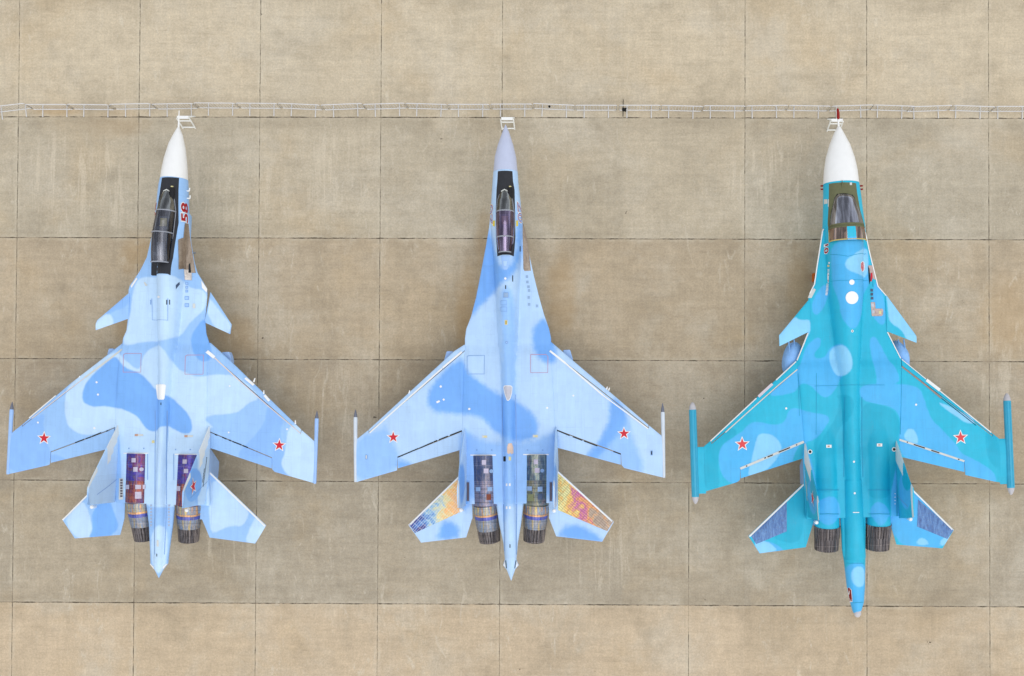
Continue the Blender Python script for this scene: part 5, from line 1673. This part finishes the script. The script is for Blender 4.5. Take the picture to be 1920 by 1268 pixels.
    for (x0, y0, x1, y1) in ((746, 857.5, 785, 841), (786, 841, 812, 829.5), (813, 829, 820, 826), (823, 825, 840, 818), (844, 816.5, 866, 808), (1042, 806, 1068, 817), (1074, 819, 1092, 826), (1095, 827, 1120, 836.5), (1150, 846.5, 1164, 851.8)):
        B.line('flap_gap', [(x0, y0), (x1, y1)], .050, DARK, lift=.012)
    for p in ((826.5, 725, 2.2), (832, 749.5, 2), (880, 767, 2.2), (1026, 765, 2), (1075, 742, 1.8)): B.disc('fastener_cap', *p, WHITE, lift=.01, n=10)
    B.line('fastener_strip', [(818.5, 755), (824.5, 752)], .09, WHITE, lift=.012)
    for x, y in ((687, 857), (1221.8, 849.5)):
        B.rect('vent_slot', x, y, 4, 9, SEAMBLUE, lift=.012); B.rect('vent_slot', x, y, 2, 6.5, OFFWHITE if x < 900 else DARK, lift=.016)
    for x, y in ((909, 819), (1004, 818)): B.rect('status_plate', x, y, 10, 5, OFFWHITE, lift=.012); B.rect('status_plate', x + 1, y, 5, 3, STRAW, lift=.016)
    B.decal('orange_brown_patch', [(951, 838), (953, 832), (959.5, 831), (962.5, 838), (963, 850), (959, 852), (957, 849), (954, 852), (951, 849)], PEACH, lift=.012)
    B.rect('vent_slot', 946, 860.7, 4.4, 9.5, DARK, lift=.012); B.rect('status_plate', 956, 860, 4.5, 7, STRAW, lift=.012)
    for x, y in ((894, 844), (922, 844), (989, 844), (1017.5, 844)): B.disc('fastener_cap', x, y, 1.5, SEAMBLUE, lift=.012, n=8)
    B.line('hatch_seam', [(882, 853.5), (930, 853.5)], .05, WHITE, lift=.012); B.line('hatch_seam', [(981, 852.5), (1029, 852.5)], .05, WHITE, lift=.012)
    for x in (877.5, 1033): B.rect('louvre_panel', x, 922, 6, 38, SEAMBLUE, lift=.010); B.rect('louvre_slot', x, 922, 4.4, 35, LOUVRE, lift=.015)
    for (x, y, w, h, m_) in ((908, 867, 8, 9, METALPLATE), (912, 883, 9, 9, METALPLATE), (897, 917, 9, 8, PLATEBLUE), (919, 917, 9, 8, PLATEBLUE), (917, 932, 8.5, 11, RUSTP), (1005, 866, 8, 9, METALPLATE), (1007.5, 882, 9, 9, METALPLATE), (993, 916, 9, 8, PLATEBLUE), (1013, 917, 9, 9, PLATEBLUE), (1013, 931, 9, 11, SLATEP), (995, 933, 11, 13, OLIVEP)):
        B.rect('access_panel', x, y, w, h, m_, lift=.03, zf=lambda X, Y, J=B: engz(J, X, Y))
    for x, y in ((921.5, 883.5), (1017, 882.5)): B.disc('access_panel', x, y, 3.6, PLATEBLUE, lift=.03, zf=lambda X, Y, J=B: engz(J, X, Y))
    for y in (909, 952):
        for dx in (-3, 3): B.rect('stencil_mark', 953 + dx, y, 3, 5, WHITE, lift=.012)
    B.rect('vent_slot', 956.3, 1024, 1.6, 6.5, DARK, lift=.012)
    B.decal('sting_tip_slot', [(947.5, 1051), (949, 1051), (950.5, 1066), (949, 1066)], DARK, lift=.012); B.decal('sting_tip_slot', [(967, 1051), (968.3, 1051), (966, 1066), (964.5, 1066)], DARK, lift=.012)
    B.decal('sting_tip_cap', [(943.6, 1060), (946.6, 1052), (948, 1064)], WHITE, lift=.010); B.decal('sting_tip_cap', [(972, 1060), (969, 1052), (968, 1064)], WHITE, lift=.010)
    B.line('spine_edge', [(941.5, 740), (941.5, 850), (944, 945), (946, 1040)], .03, SEAMBLUE, lift=.01)
    B.line('spine_edge', [(967, 740), (968, 850), (969, 945), (968.5, 1040)], .03, SEAMBLUE, lift=.01)

    # ---------------- right jet
    C.decal('antiglare_panel', [(1554, 345), (1575, 342.5), (1605, 344), (1607, 362), (1613, 395), (1619.5, 434), (1617, 430), (1588, 421), (1560, 430), (1553, 437), (1551.5, 420), (1553.5, 380)], OLIVE, lift=.010, step=.12)
    pt = canopy(C, [(358.5, 1576, 1585), (363, 1569, 1594), (372, 1563.5, 1602), (401, 1557.5, 1612), (422, 1555.2, 1617.5), (430, 1554.5, 1620)], 3.42,
                [(358.5, .03), (363, .18), (372, .40), (401, .66), (422, .76), (430, .78)], [424], [GL_C, OLIVE], OLIVE, fr_w=.035, sill=OLIVE, seats=((400, SEATM),))
    pt2 = canopy(C, [(430, 1554.5, 1620), (440, 1554.3, 1622), (454, 1554.6, 1623.8)], 3.40, [(430, .80), (440, .80), (454, .76)], [], [GL_D], SEAMGOLD, name='side_window', fr_w=.028)
    ya = C.L(1588, 429, 3.4)[1]; yb = C.L(1588, 455, 3.4)[1]
    V_, F_ = [], []
    for i, y in enumerate(np.linspace(ya, yb, 10)):
        for th in np.linspace(-.19, .30, 9):
            p = pt2(y, th); V_.append((p[0], p[1], p[2] + .02))
    for i in range(9):
        for j in range(8): F_.append((i * 9 + j, i * 9 + j + 1, (i + 1) * 9 + j + 1, (i + 1) * 9 + j))
    C.paintattr(mesh_obj('canopy_spine', V_, F_, PC, C.root))
    plan_text(C, '10', 1547.6, 466, .15, .50, -1, [(WHITE, .09), (REDTXT, .03)])
    C.disc('white_dome', 1597.3, 558.5, 12, WHITE, lift=.012, n=36); C.disc('white_dome', 1597, 529.5, 5, WHITE, lift=.014, n=24)
    C.disc('filler_cap', 1598, 621, 2.4, WHITE, lift=.012); C.disc('filler_cap', 1598, 621, 1.2, DARK, lift=.016, n=10)
    C.decal('red_marking_border', [(1613.8, 493), (1616, 490.5), (1619.5, 490.5), (1621, 495), (1621, 506), (1618.5, 510.5), (1615.5, 509), (1613.5, 503)], WHITE, lift=.012)
    C.decal('red_marking', [(1614.8, 494), (1616.5, 491.8), (1619, 491.8), (1620, 495.5), (1620, 505.5), (1618, 509.3), (1616.2, 508), (1614.6, 503)], RED, lift=.017)
    C.decal('bare_metal_panel', [(1628, 498), (1637.5, 498), (1643.5, 524.5), (1638, 524), (1630, 510)], PINKMETAL, lift=.010, step=.12)
    C.decal('gun_port', [(1627.5, 499), (1630, 504), (1632, 526), (1630, 534), (1628.5, 520)], DARK, lift=.014)
    C.decal('red_marking', [(1632, 513), (1635.5, 511), (1636, 520), (1634, 528), (1632, 528)], RED, lift=.02)
    C.rect('vent_slot', 1636.6, 532, 1.2, 12, SEAMTEAL, lift=.012)
    for x, y in ((1634.3, 544.5), (1634.5, 552), (1635, 559.5)): C.rect('access_panel', x, y, 4.8, 5, SLATEP, lift=.012)
    C.decal('bare_metal_panel', [(1632.5, 567), (1640.5, 567), (1641.5, 579), (1654, 579), (1656, 582), (1655.5, 590), (1653, 593), (1634.5, 593)], PINKMETAL, lift=.010, step=.12)
    for x, y in ((1636, 572.5), (1637, 585)): C.rect('access_panel', x, y, 5, 6, PLATEGREY, lift=.014)
    C.rect('access_panel', 1650, 586, 4.5, 6, STRAW, lift=.014)
    # port-side crest, name and lettering
    C.disc('crest_emblem', 1552.8, 499, 2.3, STRAW, lift=.015, n=12)
    C.rect('crest_emblem', 1554.3, 493.3, 2.6, 3, WHITE, lift=.015)
    for i in range(5): C.rect('side_lettering', 1553.2 - i * .1, 505.5 + i * 2.4, 3.6, 1.3, WHITE, lift=.012)
    C.decal('side_lettering', [(1550.6, 514), (1554, 513), (1553.6, 530), (1551.2, 531), (1550.4, 522)], WHITE, lift=.011)
    C.decal('side_lettering', [(1551.2, 515), (1553.2, 514.6), (1553, 529), (1551.8, 529.6)], DARKRED, lift=.015)
    for i in range(9): C.rect('side_lettering', 1551.4 - i * .25, 533 + i * 2.5, 4, 1.4, WHITE if i % 1 == 0 else DARK, lift=.012)
    C.decal('side_stripe', [(1544, 375), (1551, 374), (1551.5, 382), (1544, 384)], OFFWHITE, lift=.01)
    C.decal('side_stripe', [(1552.4, 374), (1554, 374), (1553.5, 388), (1552.2, 388)], OFFWHITE, lift=.014)
    C.decal('edge_patch', [(1517.2, 552), (1526, 540.5), (1529.5, 543.5), (1521.5, 559), (1514.5, 559)], OFFWHITE, lift=.01)
    # white leading edges
    edge = [[(1543.2, 430), (1537.8, 462), (1532.2, 497.6), (1527.1, 533), (1518.2, 551)], [(1622.6, 436), (1629.6, 470), (1638.2, 505.5), (1646, 537), (1661.5, 554.7)],
            [(1514.8, 625), (1507.6, 643.5), (1494.2, 676)], [(1663.8, 623), (1675.2, 645.5), (1688.5, 672)]]
    for e in edge: C.line('edge_strip', e, .05, WHITE, lift=.012)
    C.line('edge_strip', [(1492.5, 678), (1455, 713)], .05, WHITE, lift=.014); C.line('edge_strip', [(1448, 720), (1422, 744)], .12, PINKW, lift=.014); C.line('edge_strip', [(1418, 747), (1332, 827.3)], .05, WHITE, lift=.014)
    C.line('edge_strip', [(1690.5, 674), (1736, 711)], .04, WHITE, lift=.014); C.line('edge_strip', [(1737, 712.5), (1762, 732)], .15, WHITE, lift=.014); C.line('edge_strip', [(1762, 733), (1858, 811)], .05, WHITE, lift=.014)
    C.line('slat_edge', [(1495, 693), (1460, 722), (1400, 775), (1360, 811)], .05, OFFWHITE, lift=.012)
    C.line('slat_edge', [(1691, 687.5), (1730, 718), (1765, 747)], .07, BROWNSTRIP, lift=.012); C.line('slat_edge', [(1765, 747), (1830, 798)], .03, DARK, lift=.012)
    C.line('hinge_strip', [(1388, 879), (1440, 857), (1507, 828.5)], .11, OFFWHITE, lift=.012)
    C.line('hinge_strip', [(1686, 824.5), (1740, 842.5), (1808, 865)], .09, OFFWHITE, lift=.012)
    for (x0, y0, x1, y1) in ((1398.5, 874.5, 1401, 873.5), (1433, 859.5, 1436, 858), (1439, 857, 1449, 853), (1460, 848, 1481, 839.5), (1492.5, 835, 1494.5, 834), (1700, 829, 1702, 829.6), (1713, 833.5, 1734, 840.5), (1746, 844.5, 1761, 849.5), (1796, 861, 1798.5, 862)):
        C.line('flap_gap', [(x0, y0), (x1, y1)], .050, DARK, lift=.017)
    for x, y in ((1474, 766), (1717.5, 759), (1602.5, 925), (1601, 866)): C.disc('fastener_cap', x, y, 2, WHITE, lift=.012, n=12)
    for x, y in ((1518.8, 847.3), (1676.2, 842.8)): C.disc('round_port', x, y, 4.2, WHITE, lift=.012); C.disc('round_port', x, y, 2.6, DARK, lift=.017)
    for x, y in ((1554, 837), (1649, 834.5)): C.rect('status_plate', x, y, 10, 5.5, WHITE, lift=.012); C.rect('status_plate', x - .5, y, 4, 2.5, TANP, lift=.017)
    for x in (1577, 1622): C.line('spine_edge', [(x + (6 if x < 1600 else -6), 745), (x + (5 if x < 1600 else -6), 800), (x + (5 if x < 1600 else -4), 895)], .035, SEAMTEAL, lift=.010)
    for xs in ((1530.5, 700, 1530, 815), (1690, 690, 1688, 815), (1496, 700, 1499, 780)): C.line('hatch_seam', [(xs[0], xs[1]), (xs[2], xs[3])], .02, SEAMTEAL, lift=.010)
    for ys in (526, 722): C.line('hatch_seam', [(1557 + (ys > 600) * -30, ys + 2), (1590, ys), (1628 + (ys > 600) * 30, ys)], .018, SEAMTEAL, lift=.012)
    C.line('hatch_seam', [(1556, 478), (1590, 481), (1624, 476)], .02, SEAMTEAL, lift=.012)
    for a_, b_ in ((1529, 1574), (1627, 1670)):
        for y in (919, 964): C.line('engine_seam', [(a_ + 1, y), ((a_ + b_) / 2, y - .5), (b_ - 1, y)], .035, SEAMTEAL, lift=.012)
    C.line('boom_seam', [(1681.5, 845), (1681.7, 968)], .05, SEAMTEAL, lift=.012); C.line('boom_seam', [(1509.8, 850), (1509.8, 966)], .05, SEAMTEAL, lift=.012)
    C.rect('stencil_mark', 1605, 961, 12, 1.6, WHITE, lift=.012)
    for i in range(4): C.disc('fastener_cap', 1678, 926 + i * 6.3, 1.0, WHITE, lift=.012, n=8)
    # red sting badge, grey tip
    C.decal('sting_badge', [(1587.2, 1101.5), (1592, 1101.5), (1596.5, 1106), (1598.3, 1128.3), (1592, 1128.5)], WHITE, lift=.02, step=.08)
    C.decal('sting_badge', [(1589, 1102.5), (1592, 1102.6), (1595.3, 1107), (1597, 1127.2), (1592, 1127.2)], DARKRED, lift=.035, step=.08)
    C.line('hatch_seam', [(1593.5, 1129.5), (1606, 1130), (1619, 1129)], .025, SEAMTEAL, lift=.012); C.line('hatch_seam', [(1587, 1056), (1603, 1056.5), (1620, 1056)], .02, SEAMTEAL, lift=.012)
    p0 = C.L(1607.5, 1140, 3.0); p1 = C.L(1607.8, 1157.5, 2.95)
    V_, F_ = surface_of_revolution((p0[0], p0[1], 3.06), (p1[0], p1[1], 2.92), [(0, .0), (0.02, .10), (.25, .17), (.7, .165), (.92, .10), (1, 0)], 24)
    mb = MB(); mb.add(V_, F_); mb.build('sting_tip_cap', PODCAP, C.root)
    # nose probe, its red cover, side air-data probes with red covers
    for J, x0, y0, x1, y1 in ((C, 1571.5, 221, 1572.7, 240), (A, 335.9, 207.5, 334.8, 240)):
        a = J.L(x0, y0, 2.85); b = J.L(x1, y1, 2.82)
        mb = MB(); mb.tube([(a[0], a[1], 2.85), ((a[0] + b[0]) / 2, (a[1] + b[1]) / 2, 2.84), (b[0], b[1] - .1, 2.81)], [.02, .03, .055] if J is A else [.035, .04, .06], 10)
        pb = mb.build('pitot_probe', WHITE, J.root)
        if J is C:
            c = J.L(1570.8, 203.8, 2.85)
            mb = MB(); mb.tube([(c[0], c[1], 2.82), (c[0] + .01, c[1] - .2, 2.85), (a[0], a[1] + .0, 2.87), (a[0], a[1] - .08, 2.87)], [.05, .07, .075, .04], 10)
            mb.build('probe_cover', DARKRED, pb)
    for x in (1541.5, 1614):
        c = C.L(x, 352, 2.75)
        for k_, dy in enumerate((-.08, .08)):
            mb = MB(); mb.tube([(c[0] - .07, c[1] + dy, 2.75), (c[0] + .09, c[1] + dy, 2.75)], .04, 8)
            mb.build('probe_cover', DARKRED, C.root)
    for (J, x, y) in ((A, 352.5, 372), (A, 351.5, 358)):
        c = J.L(x, y, 2.9); mb = MB(); mb.tube([(c[0] - .1, c[1], 2.9), (c[0] + .08, c[1], 2.88), (c[0] + .09, c[1] + .14, 2.88)], .035, 8)
        mb.build('air_data_probe', WHITE, J.root)
    # infrared search ball and its housing in front of the windscreens
    for J, x, y in ((A, 324, 361), (B, 957, 361)):
        c = J.Lt(x, y); zt = float(J.top(np.array([c[0]]), np.array([c[1]]))[0])
        V_, F_ = surface_of_revolution((c[0], c[1] - .45, zt + .06), (c[0], c[1] + .24, zt + .08), [(0, 0), (.0, .06), (.4, .12), (.85, .13), (.97, .07), (1, 0)], 18)
        mb = MB(); mb.add(V_, F_); o = mb.build('sensor_ball', VISOR, J.root)
        mb = MB(); mb.tube([(c[0] - .05, c[1] + .25, zt + .12), (c[0] + .05, c[1] + .25, zt + .12)], .03, 8); mb.build('sensor_cap', STRAW, o)
        d = J.Lt(x - 11, y - 3); zt = float(J.top(np.array([d[0]]), np.array([d[1]]))[0])
        mb = MB(); mb.tube([(d[0] - .15, d[1] - .03, zt + .03), (d[0], d[1] + .05, zt + .06), (d[0] + .15, d[1] - .03, zt + .03)], .03, 8); mb.build('windscreen_blade', OFFWHITE, J.root)
    c = C.Lt(1579, 347); zt = float(C.top(np.array([c[0]]), np.array([c[1]]))[0])
    mb = MB(); mb.tube([(c[0], c[1] + .22, zt + .02), (c[0], c[1], zt + .07), (c[0], c[1] - .2, zt + .01)], [.01, .035, .01], 8); mb.build('nose_blade', OLIVE, C.root)
    c = C.Lt(1595, 345); zt = float(C.top(np.array([c[0]]), np.array([c[1]]))[0])
    mb = MB(); mb.box(c[0] - .05, c[0] + .05, c[1] - .06, c[1] + .06, zt - .02, zt + .05); mb.build('nose_sensor', OFFWHITE, C.root)
    # small antennas standing on the wings' leading edges
    for J, x, y, dx, dy in ((A, 476, 713, 2, -4), (A, 494.5, 736, 0, -4), (A, 554, 792, -.5, -4), (A, 148, 708, 1, -3), (B, 767, 735, 1, -3), (B, 1137, 727, 2, -2), (B, 1141, 729, 2, -2)):
        a = J.L(x, y, Z0); b = J.L(x + dx, y + dy, Z0 + .05)
        mb = MB(); mb.tube([(a[0], a[1] - .08, Z0), (b[0], b[1], Z0 + .03)], [.045, .02], 8); mb.build('wing_antenna', WHITE, J.root)
    return A, B, C


def engz(J, X, Y):
    z = J.top(X, Y)
    for (u0, y0, u1, y1, r) in J.eng:
        a = np.clip(np.abs(X - u0) / (r * .975), 0, 1)
        # casing crown
        zz = Z0 + .04 + .44 * np.cos(np.arcsin(a))
        z = np.where(np.abs(X - u0) < r, np.maximum(z, zz), z)
    return z


SEAMRED = simple('seam_red', (184, 148, 178), .6, 0, .05)
TANP = simple('tan_plate', (190, 150, 130), .6, 0, .1)
STRAW = simple('straw_plate', (216, 206, 150), .6, 0, .1)
DARKGOLD = simple('dark_gold_plate', (170, 140, 50), .6, 0, .1)
WARMWHITE = simple('warm_white_strip', (222, 210, 206), .5, 0, .05)
WHITE2 = simple('pale_fairing', (176, 208, 240), .4, 0, .03)
PINKW = simple('pinkish_white_strip', (214, 206, 214), .5, 0, .05)
BROWNSTRIP = simple('worn_brown_strip', (150, 132, 124), .5, 0, .12)
LOUVRE = simple('louvre_grey', (98, 88, 98), .6, .2, .15)
STENCIL = simple('stencil_grey', (170, 180, 200), .6, 0, .15, 12)
METALPLATE = simple('bright_metal_plate', (186, 178, 196), .4, .2, .1, 8)
PLATEBLUE = simple('blue_grey_plate', (142, 170, 204), .45, .1, .1)
PLATEGREY = simple('pale_grey_plate', (190, 190, 200), .5, .1, .1)
RUSTP = simple('rust_plate', (128, 66, 48), .6, .1, .15)
SLATEP = simple('slate_plate', (72, 88, 116), .5, .2, .15)
OLIVEP = simple('olive_plate', (130, 134, 96), .5, .2, .15)
PEACH = simple('peach_primer_patch', (224, 196, 176), .6, 0, .12)
SEAMGOLD = simple('gold_seal', (196, 176, 104), .5, .1, .1)

JA, JB, JC = jet_details()


# ------------------------------------------------------------------ crowd barriers
def wpt(px, py, z=0.0):
    p = W(px, py, z)
    return p


BAR = [((3, 50), (201, 195.5)), ((80, 127), (196, 196)), ((157, 204), (195.8, 196.5)), ((235, 282), (195.5, 194.5)), ((313, 360), (195.2, 194.3)),
       ((391, 437), (193.2, 193.5)), ((468, 515), (193.6, 194)), ((546, 593), (194.2, 196.3)), ((624.5, 672), (196.5, 194.6)), ((703, 750), (195.4, 193.9)),
       ((781, 828), (194.3, 195.6)), ((859, 906), (195.8, 195.8)), ((938, 984.5), (195.3, 195.2)), ((1016, 1063), (194.8, 196.8)), ((1094, 1142), (197.5, 197.5)),
       ((1174.5, 1222), (197.5, 197.5)), ((1253, 1300), (198, 199.2)), ((1331, 1378), (198.4, 198.8)), ((1409, 1456.5), (198.4, 197.7)), ((1487.5, 1535), (198, 198.8)),
       ((1567, 1614), (198.7, 197.2)), ((1644.5, 1691), (197.4, 198.8)), ((1712.5, 1759), (199.8, 198.2)), ((1791, 1838), (198.2, 199.8)), ((1869.5, 1917), (199.6, 199.6))]
HB_ = 1.05


def make_barrier():
    """2.1 m tube-steel crowd barrier on two flat feet, along local x, feet towards -y"""
    r = empty('crowd_barrier', (0, 0, 0))
    L2 = 0.99
    pts = []
    for cx_, cz_, a0 in ((L2 - .1, HB_ - .1, 0), (-L2 + .1, HB_ - .1, 90), (-L2 + .1, .27, 180), (L2 - .1, .27, 270)):
        for k_ in range(5):
            a = math.radians(a0 + k_ * 22.5)
            pts.append((cx_ + .1 * math.cos(a), 0, cz_ + .1 * math.sin(a)))
    mb = MB(); mb.tube(pts, .023, 8, closed=True); mb.build('frame', GALV, r)
    mb = MB()
    n = 13
    for i in range(1, n + 1):
        x = -L2 + 2 * L2 * i / (n + 1)
        mb.tube([(x, 0, .17), (x, 0, HB_ - .01)], .010, 6)
    mb.build('bars', GALV, r)
    for sx in (-.60, .60):
        mb = MB()
        mb.tube([(sx, -.34, .02), (sx, -.30, .034), (sx, .22, .034), (sx, .26, .02)], .026, 8)
        mb.tube([(sx, 0, .03), (sx, 0, .26)], .018, 8)
        mb.build('foot', GALV, r)
    return r


def copy_tree(o, parent=None):
    c = o.copy(); COL.objects.link(c)
    if parent is not None: c.parent = parent
    for ch in list(o.children): copy_tree(ch, c)
    return c


first = make_barrier()
NB = len(BAR)
ORD = ['leftmost', 'second', 'third', 'fourth', 'fifth', 'sixth', 'seventh', 'eighth', 'ninth', 'tenth', 'eleventh', 'twelfth', 'thirteenth']
for i, ((xa, xb), (ya, yb)) in enumerate(BAR):
    o = first if i == 0 else copy_tree(first)
    pa = W(xa, ya, HB_); pb = W(xb, yb, HB_)
    fa = W(xa, 211, 0); fb = W(xb, 211, 0)
    cx_ = (fa[0] + fb[0]) / 2
    slope = (pb[1] - pa[1]) / (pb[0] - pa[0])
    o.location = (cx_, (pa[1] + pb[1]) / 2, 0)
    o.rotation_euler = (0, 0, math.atan(slope))
    xm = (xa + xb) / 2
    if i <= 12:
        lab = 'grey steel crowd barrier, %s of the row counted from the left' % ('first' if i == 0 else ORD[i])
    else:
        k_ = NB - 1 - i
        lab = 'grey steel crowd barrier, %s of the row counted from the right' % ('first' if k_ == 0 else ORD[k_])
    if i == 4: lab = 'grey steel crowd barrier just behind the nose of the left jet'
    if i == 12: lab = 'grey steel crowd barrier just behind the stand at the grey nosed jet'
    if i == 20: lab = 'grey steel crowd barrier crossed by the red cover on the right jet probe'
    if i == 15: lab = 'grey steel crowd barrier with black cloth tied to its left end'
    if i == 13: lab = 'grey steel crowd barrier with a small dark tag hanging on its bars'
    tag(o, lab, 'barrier', 'steel crowd barriers in a row')

CLOTH = simple('black_cloth', (24, 26, 26), .9, 0, .2, 12)
# black cloth tied to the barrier, and a small tag further left
for (x, y, z, s_, lab) in ((1170.5, 203, .7, 1.0, 'black cloth tied to the end of a crowd barrier'),):
    p = W(x, y, z)
    r = empty('tied_cloth', (p[0], p[1] - .0, p[2] - .25)); tag(r, lab, 'cloth')
    V_, F_ = [], []
    for i in range(7):
        for j in range(7):
            V_.append((-.09 + .03 * i + .02 * math.sin(j * 2.2), -.035 - .03 * math.sin(i * 1.9 + j) - .018 * j, .36 - .035 * j - .02 * math.sin(i * 2.7)))
    for i in range(6):
        for j in range(6): F_.append((i * 7 + j, i * 7 + j + 1, (i + 1) * 7 + j + 1, (i + 1) * 7 + j))
    o = mesh_obj('cloth_fold', V_, F_, CLOTH, r)
    m = o.modifiers.new('t', 'SOLIDIFY'); m.thickness = .02
    mb = MB(); mb.tube([(-.10, -.03, .33), (0, -.05, .30), (.10, -.03, .36)], [.035, .045, .03], 10); mb.build('knot', CLOTH, r)
p = W(1030, 199, .75)
mb = MB(); mb.tube([(0, 0, .22), (.01, -.03, .12), (0, -.03, .0)], [.02, .06, .035], 10)
o = mb.build('hanging_tag', CLOTH); o.location = (p[0], p[1] - .03, p[2]); tag(o, 'small dark tag hanging on the bars of a crowd barrier', 'tag')
# thin black pole lying on the slab joint beside the cloth
p0 = W(1168.6, 187); p1 = W(1168.2, 219)
mb = MB(); mb.tube([(p0[0] - p1[0], p0[1] - p1[1], .03), (0, 0, .03)], [.012, .016], 8)
o = mb.build('thin_pole', CLOTH); o.location = (p1[0], p1[1], 0); tag(o, 'thin black pole lying on the concrete under the crowd barriers', 'pole')

# ------------------------------------------------------------------ information stands at the noses
def stand(xl, xr, ybase, yback, ext, lab, ztop=.9):
    """white tube A-frame; front feet at ybase, back foot bar on the ground at yback"""
    a = W(xl, ybase, 0); b = W(xr, ybase, 0); bk = W((xl + xr) / 2, yback, 0)
    w = (b[0] - a[0]) / 2; dpt = bk[1] - a[1]
    r = empty('information_stand', ((a[0] + b[0]) / 2, a[1], 0)); tag(r, lab, 'stand', 'white stands under the jet noses')
    ym = dpt * .50
    for sx in (-1, 1):
        mb = MB(); mb.tube([(sx * w, 0, .0), (sx * w, ym * .93, ztop * .95), (sx * (w - .07), ym, ztop)], .036, 8); mb.build('leg', FRAMEWHITE, r)
        mb = MB(); mb.tube([(sx * (w - .03), ym, ztop - .02), (sx * (w + (ext if sx > 0 else -ext) * 0), dpt, .03)], .024, 8); mb.build('back_leg', FRAMEWHITE, r)
    for yy, zz, rr in ((ym * .10, .09, .036), (ym * .70, ztop * .70, .036)):
        mb = MB(); mb.tube([(-w, yy, zz), (w, yy, zz)], rr, 8); mb.build('crossbar', FRAMEWHITE, r)
    mb = MB(); mb.tube([(-w, dpt, .03), (w, dpt, .03)], .034, 8); mb.build('foot_bar', FRAMEWHITE, r)
    mb = MB(); n = Vector((0, -1, .5)).normalized()
    mb.add([(-w + .03, ym - .05, ztop - .02), (w - .03, ym - .05, ztop - .02), (w - .03, ym + .08, ztop + .03), (-w + .03, ym + .08, ztop + .03),
            (-w + .03, ym - .05, ztop - .05), (w - .03, ym - .05, ztop - .05), (w - .03, ym + .08, ztop + .0), (-w + .03, ym + .08, ztop + .0)],
           [(0, 1, 2, 3), (7, 6, 5, 4), (0, 4, 5, 1), (1, 5, 6, 2), (2, 6, 7, 3), (3, 7, 4, 0)])
    mb.build('top_board', WHITE, r, False)


stand(343, 366.3, 240.8, 218.8, 0, 'white metal A-frame stand leaning out to the right of the left jet nose')
stand(941.5, 965, 243, 221.5, 0, 'white metal A-frame stand around the grey nose tip of the middle jet')
stand(1550.8, 1574, 246, 224.3, 0, 'white metal A-frame stand behind the red-covered probe of the turquoise jet')

# orange chock half hidden under the left flank of the turquoise jet
p = W(1526, 521, 0)
r = empty('wheel_chock', (p[0], p[1], 0)); tag(r, 'orange chock on the concrete peeping out beside the turquoise jet', 'chock')
v = [(-.09, -.2, 0), (.12, -.2, 0), (.12, .2, 0), (-.09, .2, 0), (-.05, -.2, .2), (.06, -.2, .2), (.06, .2, .2), (-.05, .2, .2)]
mesh_obj('chock_body', v, [(3, 2, 1, 0), (4, 5, 6, 7), (0, 1, 5, 4), (1, 2, 6, 5), (2, 3, 7, 6), (3, 0, 4, 7)], ORANGE, r, False)
mb = MB(); mb.tube([(0, -.1, .2), (0, -.05, .26), (0, .05, .26), (0, .1, .2)], .015, 8); mb.build('chock_handle', DARK, r)
